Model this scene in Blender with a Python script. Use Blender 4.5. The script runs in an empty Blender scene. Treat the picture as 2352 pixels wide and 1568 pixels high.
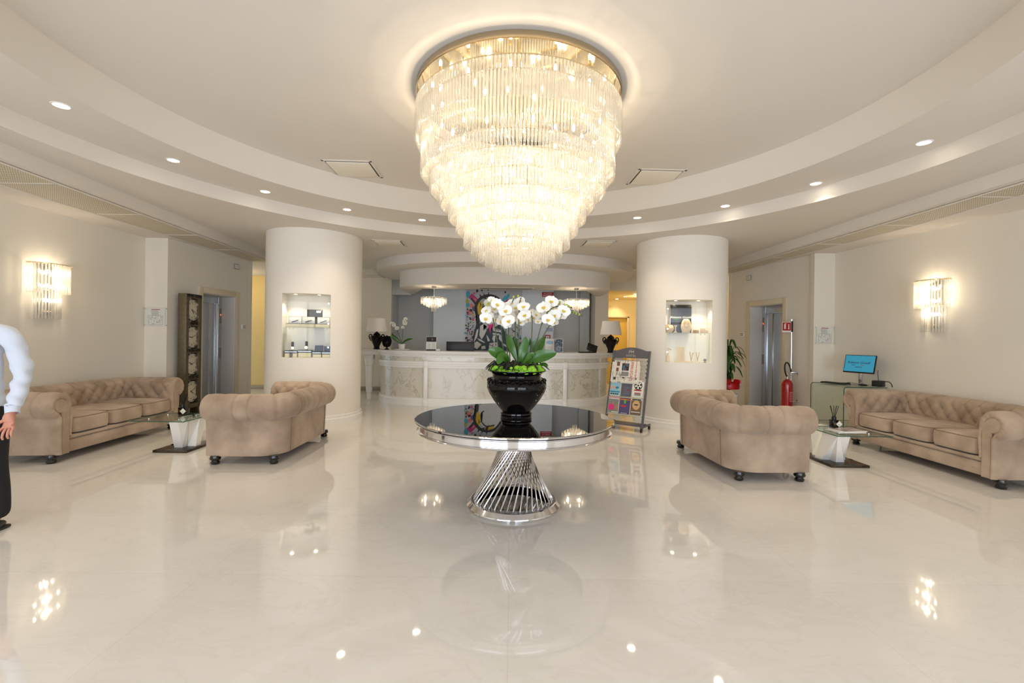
import bpy, bmesh, math, random
from mathutils import Vector, Matrix, Euler
PI = math.pi
R = math.radians
S = bpy.context.scene
COL = S.collection
rnd = random.Random(7)

# light levels
PW_DOWN = 29; PW_CH = 72; PW_PEND = 6; PW_SC = 9; PW_DAY = 140; PW_SKY = 1.2; PW_COR = 12; EXPO = 0.52
# ------------------------------------------------------------------ helpers
def lin(r, g, b):
    f = lambda c: (c / 12.92 if c <= .04045 else ((c + .055) / 1.055) ** 2.4)
    return (f(r / 255), f(g / 255), f(b / 255), 1)

def nodes(name):
    m = bpy.data.materials.new(name); m.use_nodes = True
    nt = m.node_tree; nt.nodes.clear()
    out = nt.nodes.new('ShaderNodeOutputMaterial')
    return m, nt, out

def pbr(name, col, rough=.5, metal=0, spec=.5, emis=None, estr=0, sheen=0, coat=0, ior=1.5, noise=None, bump=None, sss=0):
    """Principled material; noise=(scale, second colour, amount), bump=(scale, strength)."""
    m, nt, out = nodes(name)
    p = nt.nodes.new('ShaderNodeBsdfPrincipled')
    nt.links.new(p.outputs[0], out.inputs[0])
    p.inputs['Base Color'].default_value = col
    p.inputs['Roughness'].default_value = rough
    p.inputs['Metallic'].default_value = metal
    p.inputs['Specular IOR Level'].default_value = spec
    p.inputs['IOR'].default_value = ior
    p.inputs['Sheen Weight'].default_value = sheen
    p.inputs['Coat Weight'].default_value = coat
    p.inputs['Coat Roughness'].default_value = .03
    p.inputs['Subsurface Weight'].default_value = sss
    if emis:
        p.inputs['Emission Color'].default_value = emis
        p.inputs['Emission Strength'].default_value = estr
    if noise or bump:
        tc = nt.nodes.new('ShaderNodeTexCoord')
    if noise:
        n = nt.nodes.new('ShaderNodeTexNoise'); n.inputs['Scale'].default_value = noise[0]
        n.inputs['Detail'].default_value = 6
        nt.links.new(tc.outputs['Object'], n.inputs['Vector'])
        cr = nt.nodes.new('ShaderNodeValToRGB')
        cr.color_ramp.elements[0].position = .5 - .5 * noise[2]; cr.color_ramp.elements[1].position = .5 + .5 * noise[2]
        cr.color_ramp.elements[0].color = col; cr.color_ramp.elements[1].color = noise[1]
        nt.links.new(n.outputs[0], cr.inputs[0]); nt.links.new(cr.outputs[0], p.inputs['Base Color'])
    if bump:
        n2 = nt.nodes.new('ShaderNodeTexNoise'); n2.inputs['Scale'].default_value = bump[0]
        n2.inputs['Detail'].default_value = 4
        nt.links.new(tc.outputs['Object'], n2.inputs['Vector'])
        b = nt.nodes.new('ShaderNodeBump'); b.inputs['Strength'].default_value = bump[1]; b.inputs['Distance'].default_value = .01
        nt.links.new(n2.outputs[0], b.inputs['Height']); nt.links.new(b.outputs[0], p.inputs['Normal'])
    return m

def emit(name, col, strength):
    m, nt, out = nodes(name)
    e = nt.nodes.new('ShaderNodeEmission'); e.inputs[0].default_value = col; e.inputs[1].default_value = strength
    nt.links.new(e.outputs[0], out.inputs[0]); return m

def thinglass(name, tint, gloss=.08, rough=.0):
    """clear pane: straight-through light with a fresnel reflection"""
    m, nt, out = nodes(name)
    t = nt.nodes.new('ShaderNodeBsdfTransparent'); t.inputs[0].default_value = tint
    g = nt.nodes.new('ShaderNodeBsdfGlossy'); g.inputs['Roughness'].default_value = rough
    lw = nt.nodes.new('ShaderNodeLayerWeight'); lw.inputs[0].default_value = .5
    pw = nt.nodes.new('ShaderNodeMath'); pw.operation = 'POWER'; pw.inputs[1].default_value = 4; nt.links.new(lw.outputs['Facing'], pw.inputs[0])
    f = nt.nodes.new('ShaderNodeMath'); f.operation = 'MULTIPLY_ADD'; f.inputs[1].default_value = .8; f.inputs[2].default_value = .01; nt.links.new(pw.outputs[0], f.inputs[0])
    mx = nt.nodes.new('ShaderNodeMixShader')
    nt.links.new(f.outputs[0], mx.inputs[0]); nt.links.new(t.outputs[0], mx.inputs[1]); nt.links.new(g.outputs[0], mx.inputs[2])
    nt.links.new(mx.outputs[0], out.inputs[0]); return m

def crystal(name, transp, diff, tint):
    """glass rod: part straight-through, part frosted scatter, fresnel shine"""
    m, nt, out = nodes(name)
    t = nt.nodes.new('ShaderNodeBsdfTransparent'); t.inputs[0].default_value = (1, 1, 1, 1)
    d = nt.nodes.new('ShaderNodeBsdfTranslucent'); d.inputs[0].default_value = tint
    d2 = nt.nodes.new('ShaderNodeBsdfDiffuse'); d2.inputs[0].default_value = tint
    g = nt.nodes.new('ShaderNodeBsdfGlossy'); g.inputs['Roughness'].default_value = .08; g.inputs[0].default_value = (1, .98, .93, 1)
    a = nt.nodes.new('ShaderNodeMixShader'); a.inputs[0].default_value = .5
    nt.links.new(d.outputs[0], a.inputs[1]); nt.links.new(d2.outputs[0], a.inputs[2])
    b = nt.nodes.new('ShaderNodeMixShader'); b.inputs[0].default_value = diff
    nt.links.new(t.outputs[0], b.inputs[1]); nt.links.new(a.outputs[0], b.inputs[2])
    lw = nt.nodes.new('ShaderNodeLayerWeight'); lw.inputs[0].default_value = transp
    c = nt.nodes.new('ShaderNodeMixShader')
    nt.links.new(lw.outputs['Facing'], c.inputs[0]); nt.links.new(b.outputs[0], c.inputs[1]); nt.links.new(g.outputs[0], c.inputs[2])
    nt.links.new(c.outputs[0], out.inputs[0]); return m

class MB:
    """collects shapes, links them as one mesh object"""
    def __init__(s): s.v = []; s.f = []; s.m = []; s.mi = 0
    def add(s, vs, fs, mi=None, M=None):
        o = len(s.v)
        if M is not None: vs = [M @ Vector(v) for v in vs]
        s.v += [tuple(v) for v in vs]
        s.f += [tuple(i + o for i in f) for f in fs]
        s.m += [s.mi if mi is None else mi] * len(fs)
        return s
    def box(s, c, d, bev=0, mi=None, M=None, seg=2):
        x, y, z = d[0] / 2, d[1] / 2, d[2] / 2
        if bev <= 0:
            vs = [(c[0] + i * x, c[1] + j * y, c[2] + k * z) for i in (-1, 1) for j in (-1, 1) for k in (-1, 1)]
            return s.add(vs, [(0, 1, 3, 2), (4, 6, 7, 5), (0, 4, 5, 1), (2, 3, 7, 6), (0, 2, 6, 4), (1, 5, 7, 3)], mi, M)
        bm = bmesh.new(); bmesh.ops.create_cube(bm, size=1)
        bmesh.ops.scale(bm, vec=d, verts=bm.verts)
        bmesh.ops.bevel(bm, geom=list(bm.edges), offset=min(bev, .49 * min(d)), segments=seg, profile=.5, affect='EDGES')
        bmesh.ops.translate(bm, vec=c, verts=bm.verts)
        return s.bm(bm, mi, M)
    def bm(s, bm, mi=None, M=None):
        bm.verts.index_update()
        s.add([v.co.copy() for v in bm.verts], [[v.index for v in f.verts] for f in bm.faces], mi, M); bm.free(); return s
    def mesh(s, me, mi=None, M=None):
        return s.add([v.co.copy() for v in me.vertices], [list(p.vertices) for p in me.polygons], mi, M)
    def prism(s, pts, z0, z1, mi=None, M=None):
        """polygon (x, y) counter-clockwise, extruded z0..z1"""
        n = len(pts)
        vs = [(p[0], p[1], z0) for p in pts] + [(p[0], p[1], z1) for p in pts]
        fs = [tuple(range(n - 1, -1, -1)), tuple(range(n, 2 * n))] + [(i, (i + 1) % n, n + (i + 1) % n, n + i) for i in range(n)]
        return s.add(vs, fs, mi, M)
    def lathe(s, prof, n=32, mi=None, M=None, cap=True):
        vs = []; fs = []
        for r, z in prof:
            vs += [(r * math.cos(2 * PI * i / n), r * math.sin(2 * PI * i / n), z) for i in range(n)]
        for j in range(len(prof) - 1):
            for i in range(n):
                k = (i + 1) % n
                fs.append((j * n + i, j * n + k, (j + 1) * n + k, (j + 1) * n + i))
        if cap:
            fs.append(tuple(range(n - 1, -1, -1))); fs.append(tuple((len(prof) - 1) * n + i for i in range(n)))
        return s.add(vs, fs, mi, M)
    def cyl(s, p0, p1, r, n=12, mi=None, r1=None):
        return s.tube([p0, p1], [r, r if r1 is None else r1], n, mi)
    def tube(s, pts, r, n=8, mi=None, closed=False):
        pts = [Vector(p) for p in pts]; m = len(pts)
        rs = r if isinstance(r, (list, tuple)) else [r] * m
        vs = []; fs = []; up = None
        for i, p in enumerate(pts):
            if closed: t = pts[(i + 1) % m] - pts[i - 1]
            else: t = pts[min(i + 1, m - 1)] - pts[max(i - 1, 0)]
            if t.length < 1e-9: t = Vector((0, 0, 1))
            t.normalize()
            if up is None:
                up = Vector((0, 0, 1)) if abs(t.z) < .9 else Vector((1, 0, 0))
            a = up - t * up.dot(t)
            if a.length < 1e-6: a = t.orthogonal()
            a.normalize(); b = t.cross(a); up = a
            for k in range(n):
                w = 2 * PI * k / n
                vs.append(p + (a * math.cos(w) + b * math.sin(w)) * rs[i])
        e = m if closed else m - 1
        for i in range(e):
            j = (i + 1) % m
            for k in range(n):
                l = (k + 1) % n
                fs.append((i * n + k, i * n + l, j * n + l, j * n + k))
        if not closed:
            fs.append(tuple(range(n - 1, -1, -1))); fs.append(tuple((m - 1) * n + k for k in range(n)))
        return s.add(vs, fs, mi)
    def ball(s, c, r, n=12, mi=None, M=None):
        rx, ry, rz = r if isinstance(r, (list, tuple)) else (r, r, r)
        h = max(4, n // 2); vs = []; fs = []
        for j in range(1, h):
            a = PI * j / h
            for i in range(n):
                b = 2 * PI * i / n
                vs.append((c[0] + rx * math.sin(a) * math.cos(b), c[1] + ry * math.sin(a) * math.sin(b), c[2] + rz * math.cos(a)))
        vs += [(c[0], c[1], c[2] + rz), (c[0], c[1], c[2] - rz)]
        T, B = len(vs) - 2, len(vs) - 1
        for i in range(n):
            k = (i + 1) % n
            fs.append((T, i, k)); fs.append((B, (h - 2) * n + k, (h - 2) * n + i))
            for j in range(h - 2):
                fs.append((j * n + i, (j + 1) * n + i, (j + 1) * n + k, j * n + k))
        return s.add(vs, fs, mi, M)
    def grid(s, rows, mi=None, closed=False, M=None):
        """rows of equally many points joined into a skin"""
        n = len(rows[0]); vs = [p for r in rows for p in r]; fs = []
        for j in range(len(rows) - 1):
            for i in range(n if closed else n - 1):
                k = (i + 1) % n
                fs.append((j * n + i, j * n + k, (j + 1) * n + k, (j + 1) * n + i))
        return s.add(vs, fs, mi, M)
    def data(s, name, mats, sharp=35, smooth=True, merge=False):
        me = bpy.data.meshes.new(name)
        me.from_pydata(s.v, [], s.f)
        for m in (mats if isinstance(mats, (list, tuple)) else [mats]): me.materials.append(m)
        me.polygons.foreach_set('material_index', s.m)
        bm = bmesh.new(); bm.from_mesh(me)
        if merge: bmesh.ops.remove_doubles(bm, verts=bm.verts, dist=1e-5)
        bmesh.ops.recalc_face_normals(bm, faces=bm.faces); bm.to_mesh(me); bm.free()
        if smooth:
            me.polygons.foreach_set('use_smooth', [True] * len(me.polygons))
            me.set_sharp_from_angle(angle=R(sharp))
        me.update(); return me
    def build(s, name, mats, parent=None, loc=None, rot=None, **k):
        o = bpy.data.objects.new(name, s.data(name, mats, **k)); COL.objects.link(o)
        if parent: o.parent = parent
        if loc: o.location = loc
        if rot: o.rotation_euler = rot
        return o

def tag(o, label=None, cat=None, group=None, kind=None):
    if label: o['label'] = label
    if cat: o['category'] = cat
    if group: o['group'] = group
    if kind: o['kind'] = kind
    return o

def thing(name, label, cat, loc=(0, 0, 0), rz=0, group=None, rot=None):
    o = bpy.data.objects.new(name, None); COL.objects.link(o); o.empty_display_size = .1
    o.location = loc; o.rotation_euler = rot or (0, 0, rz)
    return tag(o, label, cat, group)

def struct(o, label, cat='wall'):
    return tag(o, label, cat, None, 'structure')

def copy_tree(o, parent=None, **k):
    c = o.copy(); COL.objects.link(c)
    if parent: c.parent = parent
    for ch in list(o.children): copy_tree(ch, c)
    return c

def inst(me, name, parent, loc=(0, 0, 0), rot=(0, 0, 0), scale=None):
    o = bpy.data.objects.new(name, me); COL.objects.link(o); o.parent = parent; o.location = loc; o.rotation_euler = rot
    if scale: o.scale = scale
    return o

def text_mesh(body, size, depth=.0006, shear=0, align='CENTER', spacing=1):
    cu = bpy.data.curves.new('lettering', 'FONT'); cu.body = body; cu.size = size; cu.extrude = depth
    cu.align_x = align; cu.align_y = 'CENTER'; cu.shear = shear; cu.resolution_u = 3; cu.space_character = spacing
    o = bpy.data.objects.new('lettering', cu); COL.objects.link(o)
    bpy.context.view_layer.update()
    me = bpy.data.meshes.new_from_object(o.evaluated_get(bpy.context.evaluated_depsgraph_get()))
    bpy.data.objects.remove(o); bpy.data.curves.remove(cu); return me

FRONT = Matrix.Rotation(PI / 2, 4, 'X')          # text lying in XY -> standing, facing -Y
def at(x, y, z, rz=0): return Matrix.Translation((x, y, z)) @ Matrix.Rotation(rz, 4, 'Z')

def lamp(name, kind, loc, power, col, radius=.05, rot=None, spot=None, blend=.5, size=None):
    l = bpy.data.lights.new(name, kind); l.energy = power; l.color = col[:3]
    if kind in ('POINT', 'SPOT'): l.shadow_soft_size = radius
    if kind == 'SPOT': l.spot_size = R(spot); l.spot_blend = blend
    if kind == 'AREA':
        l.shape = 'RECTANGLE'; l.size, l.size_y = size
    o = bpy.data.objects.new(name, l); COL.objects.link(o); o.location = loc
    if rot: o.rotation_euler = rot
    return o

# ------------------------------------------------------------------ materials
WARM = (1, .82, .58); WARM2 = (1, .82, .59)
M_wall = pbr('wall_paint', lin(238, 231, 217), .55, spec=.3)
M_ceil = pbr('ceiling_paint', lin(230, 223, 213), .7, spec=.2)
M_grey = pbr('grey_blue_paint', lin(214, 216, 215), .6, spec=.3)
M_pale = pbr('pale_blue_paint', lin(224, 231, 237), .6, spec=.3)
M_yel = pbr('warm_light_tint', lin(232, 205, 140), .55, spec=.3)  # yellow of the warm corridor lamps put into the wall colour
M_cream = pbr('cream_frame', lin(226, 212, 184), .45, spec=.4)
M_white = pbr('white_lacquer', lin(245, 242, 236), .25, spec=.5)
M_black = pbr('black_gloss', lin(7, 6, 6), .05, spec=.35)
M_blackm = pbr('black_plastic', lin(18, 18, 19), .4)
M_wood = pbr('black_wood', lin(14, 12, 11), .25, coat=.3)
M_chrome = pbr('chrome', lin(225, 225, 228), .08, 1)
M_steel = pbr('brushed_steel', lin(206, 209, 213), .25, 1)
M_bronze = pbr('bronze_metal', lin(100, 90, 72), .45, .6, noise=(25, lin(124, 112, 90), .6), bump=(60, .4))
M_gold = pbr('gold_metal', lin(230, 212, 174), .15, 1)
M_mirror = pbr('mirror_underside', lin(238, 229, 208), .05, 1)
M_fab = pbr('taupe_nubuck', lin(150, 129, 108), .85, spec=.15, sheen=.25, noise=(3.2, lin(190, 168, 146), .36), bump=(260, .08))
M_fabd = pbr('taupe_nubuck_seam', lin(140, 120, 100), .9, spec=.1)
M_smoke = pbr('smoked_mirror_glass', (.5, .5, .51, 1), .012, 1)
M_dglass = pbr('dark_mirror_base', (.10, .085, .07, 1), .03, 1)
M_glass = thinglass('clear_glass', (.99, 1, .995, 1))
M_gglass = thinglass('green_glass', (.93, .975, .945, 1))
M_gedge = pbr('green_glass_edge', lin(40, 84, 70), .15)
M_rod = crystal('crystal_rod_glass', .3, .24, (1, .97, .90, 1))
M_rods = crystal('crystal_sconce_glass', .3, .3, (1, .96, .88, 1))
M_bulb = emit('bulb_glow', (1, .84, .58, 1), 16)
M_bulbs = emit('bulb_glow_sconce', (1, .86, .62, 1), 18)
M_spot = emit('downlight_glow', (1, .9, .72, 1), 14)
M_paper = pbr('white_paper', lin(236, 233, 226), .7)
M_red = pbr('signal_red', lin(176, 26, 34), .45)
M_redg = pbr('extinguisher_red', lin(170, 16, 20), .2, coat=.5)
M_dark = pbr('print_black', lin(30, 30, 32), .6)
M_cityp = pbr('print_grey', lin(120, 118, 116), .6)
M_leaf = pbr('orchid_leaf', lin(44, 86, 22), .25, noise=(6, lin(66, 112, 30), .8))
M_leaf2 = pbr('houseplant_leaf', lin(40, 84, 34), .35, noise=(9, lin(64, 108, 44), .8))
M_stem = pbr('orchid_stem', lin(74, 84, 40), .5)
M_moss = pbr('green_moss', lin(112, 172, 28), .9, noise=(40, lin(164, 216, 62), .6), bump=(90, .6))
M_bark = pbr('dark_roots', lin(30, 34, 22), .85)
M_petal = pbr('orchid_petal', lin(246, 244, 236), .5, sss=.0)
M_lip = pbr('orchid_lip', lin(228, 190, 60), .5)

def marble(name, base, vein, vs, amount, rough, spec, tile=None, dist=.8, wid=.03):
    m, nt, out = nodes(name); L = nt.links.new
    p = nt.nodes.new('ShaderNodeBsdfPrincipled'); L(p.outputs[0], out.inputs[0])
    p.inputs['Roughness'].default_value = rough; p.inputs['IOR'].default_value = spec
    tc = nt.nodes.new('ShaderNodeTexCoord')
    n = nt.nodes.new('ShaderNodeTexNoise'); n.inputs['Scale'].default_value = vs; n.inputs['Detail'].default_value = 9
    n.inputs['Roughness'].default_value = .62; n.inputs['Distortion'].default_value = dist
    mp = nt.nodes.new('ShaderNodeMapping'); mp.inputs['Rotation'].default_value = (0, 0, .5); mp.inputs['Scale'].default_value = (1, 1.9, 1)
    L(tc.outputs['Object'], mp.inputs[0]); L(mp.outputs[0], n.inputs['Vector'])
    ab = nt.nodes.new('ShaderNodeMath'); ab.operation = 'SUBTRACT'; ab.inputs[1].default_value = .5; L(n.outputs[0], ab.inputs[0])
    ab2 = nt.nodes.new('ShaderNodeMath'); ab2.operation = 'ABSOLUTE'; L(ab.outputs[0], ab2.inputs[0])
    cr = nt.nodes.new('ShaderNodeValToRGB'); e = cr.color_ramp.elements
    e[0].position = 0; e[0].color = (1, 1, 1, 1); e[1].position = wid; e[1].color = (0, 0, 0, 1)
    L(ab2.outputs[0], cr.inputs[0])
    n2 = nt.nodes.new('ShaderNodeTexNoise'); n2.inputs['Scale'].default_value = vs * .45; n2.inputs['Detail'].default_value = 3
    L(tc.outputs['Object'], n2.inputs['Vector'])
    mu = nt.nodes.new('ShaderNodeMath'); mu.operation = 'MULTIPLY'; L(cr.outputs[0], mu.inputs[0]); L(n2.outputs[0], mu.inputs[1])
    mu2 = nt.nodes.new('ShaderNodeMath'); mu2.operation = 'MULTIPLY'; mu2.inputs[1].default_value = amount; L(mu.outputs[0], mu2.inputs[0])
    mx = nt.nodes.new('ShaderNodeMixRGB'); mx.inputs[1].default_value = base; mx.inputs[2].default_value = vein
    L(mu2.outputs[0], mx.inputs[0]); col = mx.outputs[0]
    cl = nt.nodes.new('ShaderNodeMixRGB'); cl.blend_type = 'MULTIPLY'; cl.inputs[0].default_value = .10
    L(col, cl.inputs[1]); L(n2.outputs[0], cl.inputs[2]); col = cl.outputs[0]
    if tile:
        br = nt.nodes.new('ShaderNodeTexBrick'); br.offset = 0; br.inputs['Scale'].default_value = 1
        br.inputs['Brick Width'].default_value = tile[0]; br.inputs['Row Height'].default_value = tile[1]
        br.inputs['Mortar Size'].default_value = .0022; br.inputs['Color1'].default_value = (1, 1, 1, 1); br.inputs['Color2'].default_value = (.97, .97, .97, 1)
        br.inputs['Mortar'].default_value = (.9, .89, .87, 1)
        L(tc.outputs['Object'], br.inputs['Vector'])
        m3 = nt.nodes.new('ShaderNodeMixRGB'); m3.blend_type = 'MULTIPLY'; m3.inputs[0].default_value = 1
        L(col, m3.inputs[1]); L(br.outputs[0], m3.inputs[2]); col = m3.outputs[0]
    L(col, p.inputs['Base Color']); return m
M_floor = marble('polished_marble_floor', lin(236, 232, 226), lin(202, 195, 185), 2.2, .27, .04, 1.9, (1.8, .9))
M_marble = marble('veined_marble', lin(228, 222, 208), lin(142, 124, 94), 2.6, .75, .10, 1.5, None, .5, .022)

def perforated(name):
    m, nt, out = nodes(name); L = nt.links.new
    p = nt.nodes.new('ShaderNodeBsdfPrincipled'); L(p.outputs[0], out.inputs[0]); p.inputs['Roughness'].default_value = .6
    tc = nt.nodes.new('ShaderNodeTexCoord'); mp = nt.nodes.new('ShaderNodeMapping'); mp.inputs['Scale'].default_value = (42, 42, 42)
    L(tc.outputs['Object'], mp.inputs[0])
    fr = nt.nodes.new('ShaderNodeVectorMath'); fr.operation = 'FRACTION'; L(mp.outputs[0], fr.inputs[0])
    sb = nt.nodes.new('ShaderNodeVectorMath'); sb.operation = 'SUBTRACT'; sb.inputs[1].default_value = (.5, .5, 0); L(fr.outputs[0], sb.inputs[0])
    sx = nt.nodes.new('ShaderNodeSeparateXYZ'); L(sb.outputs[0], sx.inputs[0])
    cb = nt.nodes.new('ShaderNodeCombineXYZ'); L(sx.outputs[0], cb.inputs[0]); L(sx.outputs[1], cb.inputs[1])
    ln = nt.nodes.new('ShaderNodeVectorMath'); ln.operation = 'LENGTH'; L(cb.outputs[0], ln.inputs[0])
    lt = nt.nodes.new('ShaderNodeMath'); lt.operation = 'LESS_THAN'; lt.inputs[1].default_value = .3; L(ln.outputs['Value'], lt.inputs[0])
    mx = nt.nodes.new('ShaderNodeMixRGB'); mx.inputs[1].default_value = lin(232, 222, 200); mx.inputs[2].default_value = lin(96, 84, 66)
    L(lt.outputs[0], mx.inputs[0]); L(mx.outputs[0], p.inputs['Base Color']); return m
M_perf = perforated('perforated_metal')
# ------------------------------------------------------------------ room shell
def wall_seg(mb, p0, p1, z0, z1, holes=(), th=.12, mi=None):
    """upright wall; the face seen is on the line p0->p1, thickness grows to the left of that direction"""
    p0 = Vector(p0); p1 = Vector(p1); d = p1 - p0; ln = d.length; d.normalize(); nrm = Vector((-d.y, d.x))
    ss = sorted({0, ln} | {h[0] for h in holes} | {h[1] for h in holes})
    zs = sorted({z0, z1} | {h[2] for h in holes} | {h[3] for h in holes})
    for a, b in zip(ss, ss[1:]):
        for c, e in zip(zs, zs[1:]):
            if any(h[0] <= a and b <= h[1] and h[2] <= c and e <= h[3] for h in holes): continue
            q0 = p0 + d * a; q1 = p0 + d * b; r0 = q0 + nrm * th; r1 = q1 + nrm * th
            mb.prism([q0, q1, r1, r0], c, e, mi)

# floor
mb = MB(); mb.box((-1, 6.5, -.05), (18, 20, .1))
fl = struct(mb.build('floor', M_floor, smooth=False), 'polished cream marble floor with faint veins', 'floor')

# ceiling: raised round centre, ring, outer ceiling
CC = (-.1, 3.72); R1 = 3.45; R2 = 4.2
def circ(r, z, n=96, c=CC): return [(c[0] + r * math.cos(2 * PI * i / n), c[1] + r * math.sin(2 * PI * i / n), z) for i in range(n)]
mb = MB(); a = circ(R1, 3.65); mb.add(a, [tuple(range(96))])
mb.grid([circ(R1, 3.65), circ(R1, 3.31)], closed=True)
struct(mb.build('ceiling', M_ceil), 'raised round white ceiling around the large chandelier', 'ceiling')
mb = MB(); mb.grid([circ(R1, 3.31), circ(R2, 3.31), circ(R2, 3.14)], closed=True)
struct(mb.build('ceiling_inner', M_ceil), 'stepped white ceiling ring holding recessed downlights', 'ceiling')
outline = [(-4.65, -3), (4.8, -3), (4.8, 4), (4.5, 12.1), (-5.3, 12.1), (-4.65, 4)]
bm = bmesh.new()
vo = [bm.verts.new((x, y, 3.14)) for x, y in outline]; vi = [bm.verts.new(p) for p in circ(R2, 3.14)]
es = [bm.edges.new((l[i], l[(i + 1) % len(l)])) for l in (vo, vi) for i in range(len(l))]
bmesh.ops.triangle_fill(bm, edges=es, use_beauty=True)
mb = MB(); mb.bm(bm)
for k in (1, 2, 4, 5):
    (x0, y0), (x1, y1) = outline[k], outline[(k + 1) % 6]
    if k == 4: pass
    mb.add([(x0, y0, 3.14), (x1, y1, 3.14), (x1, y1, 3.0), (x0, y0, 3.0)], [(0, 1, 2, 3)])
mb.add([(-4.65, -3, 3.14), (-4.65, 4, 3.14), (-4.65, 4, 3.0), (-4.65, -3, 3.0)], [(0, 1, 2, 3)])
struct(mb.build('ceiling_outer', M_ceil, smooth=False), 'outer white ceiling around the round recess', 'ceiling')
mb = MB()
mb.add([(x, y, 3.0) for x, y in [(-9, -3), (-4.65, -3), (-4.65, 4), (-5.3, 12.1), (-9, 12.1)]], [(0, 1, 2, 3, 4)])
struct(mb.build('ceiling_left', M_ceil, smooth=False), 'lowered white soffit above the left sofa wall', 'ceiling')
mb = MB()
mb.add([(x, y, 3.0) for x, y in [(4.8, -3), (9, -3), (9, 12.1), (4.5, 12.1), (4.8, 4)]], [(0, 1, 2, 3, 4)])
struct(mb.build('ceiling_right', M_ceil, smooth=False), 'lowered white soffit above the right sofa wall', 'ceiling')
# perforated strips in the soffits
def strip(name, inner, outer, label):
    mb = MB(); n = len(inner); z = 2.992
    rows = []
    for (xa, ya), (xb, yb) in zip(inner, outer): rows.append([(xa, ya, z), (xb, yb, z)])
    mb.grid(rows)
    o = struct(mb.build(name, M_perf, smooth=False), label, 'ceiling strip')
    m2 = MB()
    for line in (inner, outer):
        m2.tube([(x, y, z - .003) for x, y in line], .009, 6)
    for k in range(-2, 8):
        t = (k * 1.2 + 3) / 12.5
        def lerp(l, y):
            for (a, b), (c, d) in zip(l, l[1:]):
                if b <= y <= d: return a + (c - a) * (y - b) / (d - b)
            return l[-1][0]
        y = k * 1.2
        m2.tube([(lerp(inner, y), y, z - .002), (lerp(outer, y), y, z - .002)], .005, 4)
    m2.build('frame', M_ceil, o)
strip('trim_1', [(-4.75, -3), (-4.75, 4), (-5.16, 9.7)], [(-5.42, -3), (-5.5, 6), (-5.56, 9.7)], 'perforated metal grille strip along left soffit')
strip('trim_2', [(4.9, -3), (4.9, 4), (4.68, 10.3)], [(5.34, -3), (5.28, 6), (5.0, 10.3)], 'perforated metal grille strip along right soffit')

# side walls
mb = MB()
wall_seg(mb, (-6.06, -3), (-6.06, 7.5), 0, 3.0)
wall_seg(mb, (-6.18, 7.5), (-5.69, 7.5), 0, 3.0, th=.1)
struct(mb.build('wall_left', M_wall, smooth=False), 'cream left wall with wall lamp behind the long sofa', 'wall')
LA, LB = Vector((-5.69, 7.5)), Vector((-5.57, 9.73))
mb = MB(); wall_seg(mb, LA, LB, 0, 3.0, [(.78, 1.69, 0, 2.185)], th=.3)
wall_seg(mb, LB, (-9, 9.8), 0, 3.0, th=.1)
struct(mb.build('wall_left_lift', M_wall, smooth=False), 'cream left wall around the lift opening', 'wall')
mb = MB()
wall_seg(mb, (5.66, 8.0), (5.88, 5.2), 0, 3.0); wall_seg(mb, (5.88, 5.2), (5.9, -3), 0, 3.0)
wall_seg(mb, (5.30, 8.0), (5.8, 8.0), 0, 3.0, th=.1)
struct(mb.build('wall_right', M_wall, smooth=False), 'cream right wall with wall lamp behind the long sofa', 'wall')
RA, RB = Vector((4.98, 10.5)), Vector((5.36, 8.0))
mb = MB(); wall_seg(mb, RA, RB, 0, 3.0, [(.77, 1.72, 0, 2.185)], th=.3)
wall_seg(mb, (9, 10.6), RA, 0, 3.0, th=.1)
struct(mb.build('wall_right_lift', M_wall, smooth=False), 'cream right wall around the lift opening', 'wall')
# far wall: left part, header over the reception recess, jamb, corridor, right part
mb = MB()
wall_seg(mb, (-5.3, 12.1), (-3.22, 12.1), 0, 3.14); wall_seg(mb, (-3.22, 12.1), (2.2, 12.1), 3.0, 3.14)
wall_seg(mb, (2.2, 12.1), (2.55, 12.1), 0, 3.14, th=.8); wall_seg(mb, (2.55, 12.1), (4.5, 12.1), 2.75, 3.14)
mb.box((-4.35, 11.8, 3.07), (1.9, .6, .16))
struct(mb.build('wall_far', M_wall, smooth=False), 'cream far wall beside the reception recess', 'wall')
mb = MB()
wall_seg(mb, (-9, 12.1), (-5.3, 12.1), 0, 3.0); wall_seg(mb, (4.5, 12.1), (9, 12.1), 0, 3.0)
struct(mb.build('wall_far_corridor', M_yel, smooth=False), 'corridor walls tinted with warm lamp light, glimpsed behind the columns', 'wall')
mb = MB()
wall_seg(mb, (2.55, 15.0), (2.55, 12.9), 0, 2.75); wall_seg(mb, (4.5, 12.22), (4.5, 15.0), 0, 2.75)
wall_seg(mb, (2.4, 14.9), (4.62, 14.9), 0, 2.75, [(.42, 1.36, 0, 2.16)])
mb.add([(2.4, 12.2, 2.75), (4.7, 12.2, 2.75), (4.7, 15, 2.75), (2.4, 15, 2.75)], [(0, 1, 2, 3)])
struct(mb.build('wall_corridor', pbr('corridor_light_tint', lin(240, 222, 172), .6), smooth=False), 'warm lit corridor right of the reception', 'wall')  # wall colour carries the yellow of the corridor light
d = struct(MB().box((3.29, 14.98, 1.08), (.94, .06, 2.16), .005).build('door_3', pbr('ochre_door', lin(214, 182, 92), .4)), 'ochre door at the end of the right corridor', 'door')
m2 = MB()
for x in (2.79, 3.79): m2.box((x, 14.9, 1.1), (.06, .05, 2.2), .004)
m2.box((3.29, 14.9, 2.19), (1.06, .05, .06), .004); m2.build('door_frame', M_cream, d)
mb = MB()
wall_seg(mb, (-3.3, 12.9), (2.3, 12.9), 0, 3.0); wall_seg(mb, (-3.22, 12.22), (-3.22, 12.95), 0, 3.0)
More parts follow.
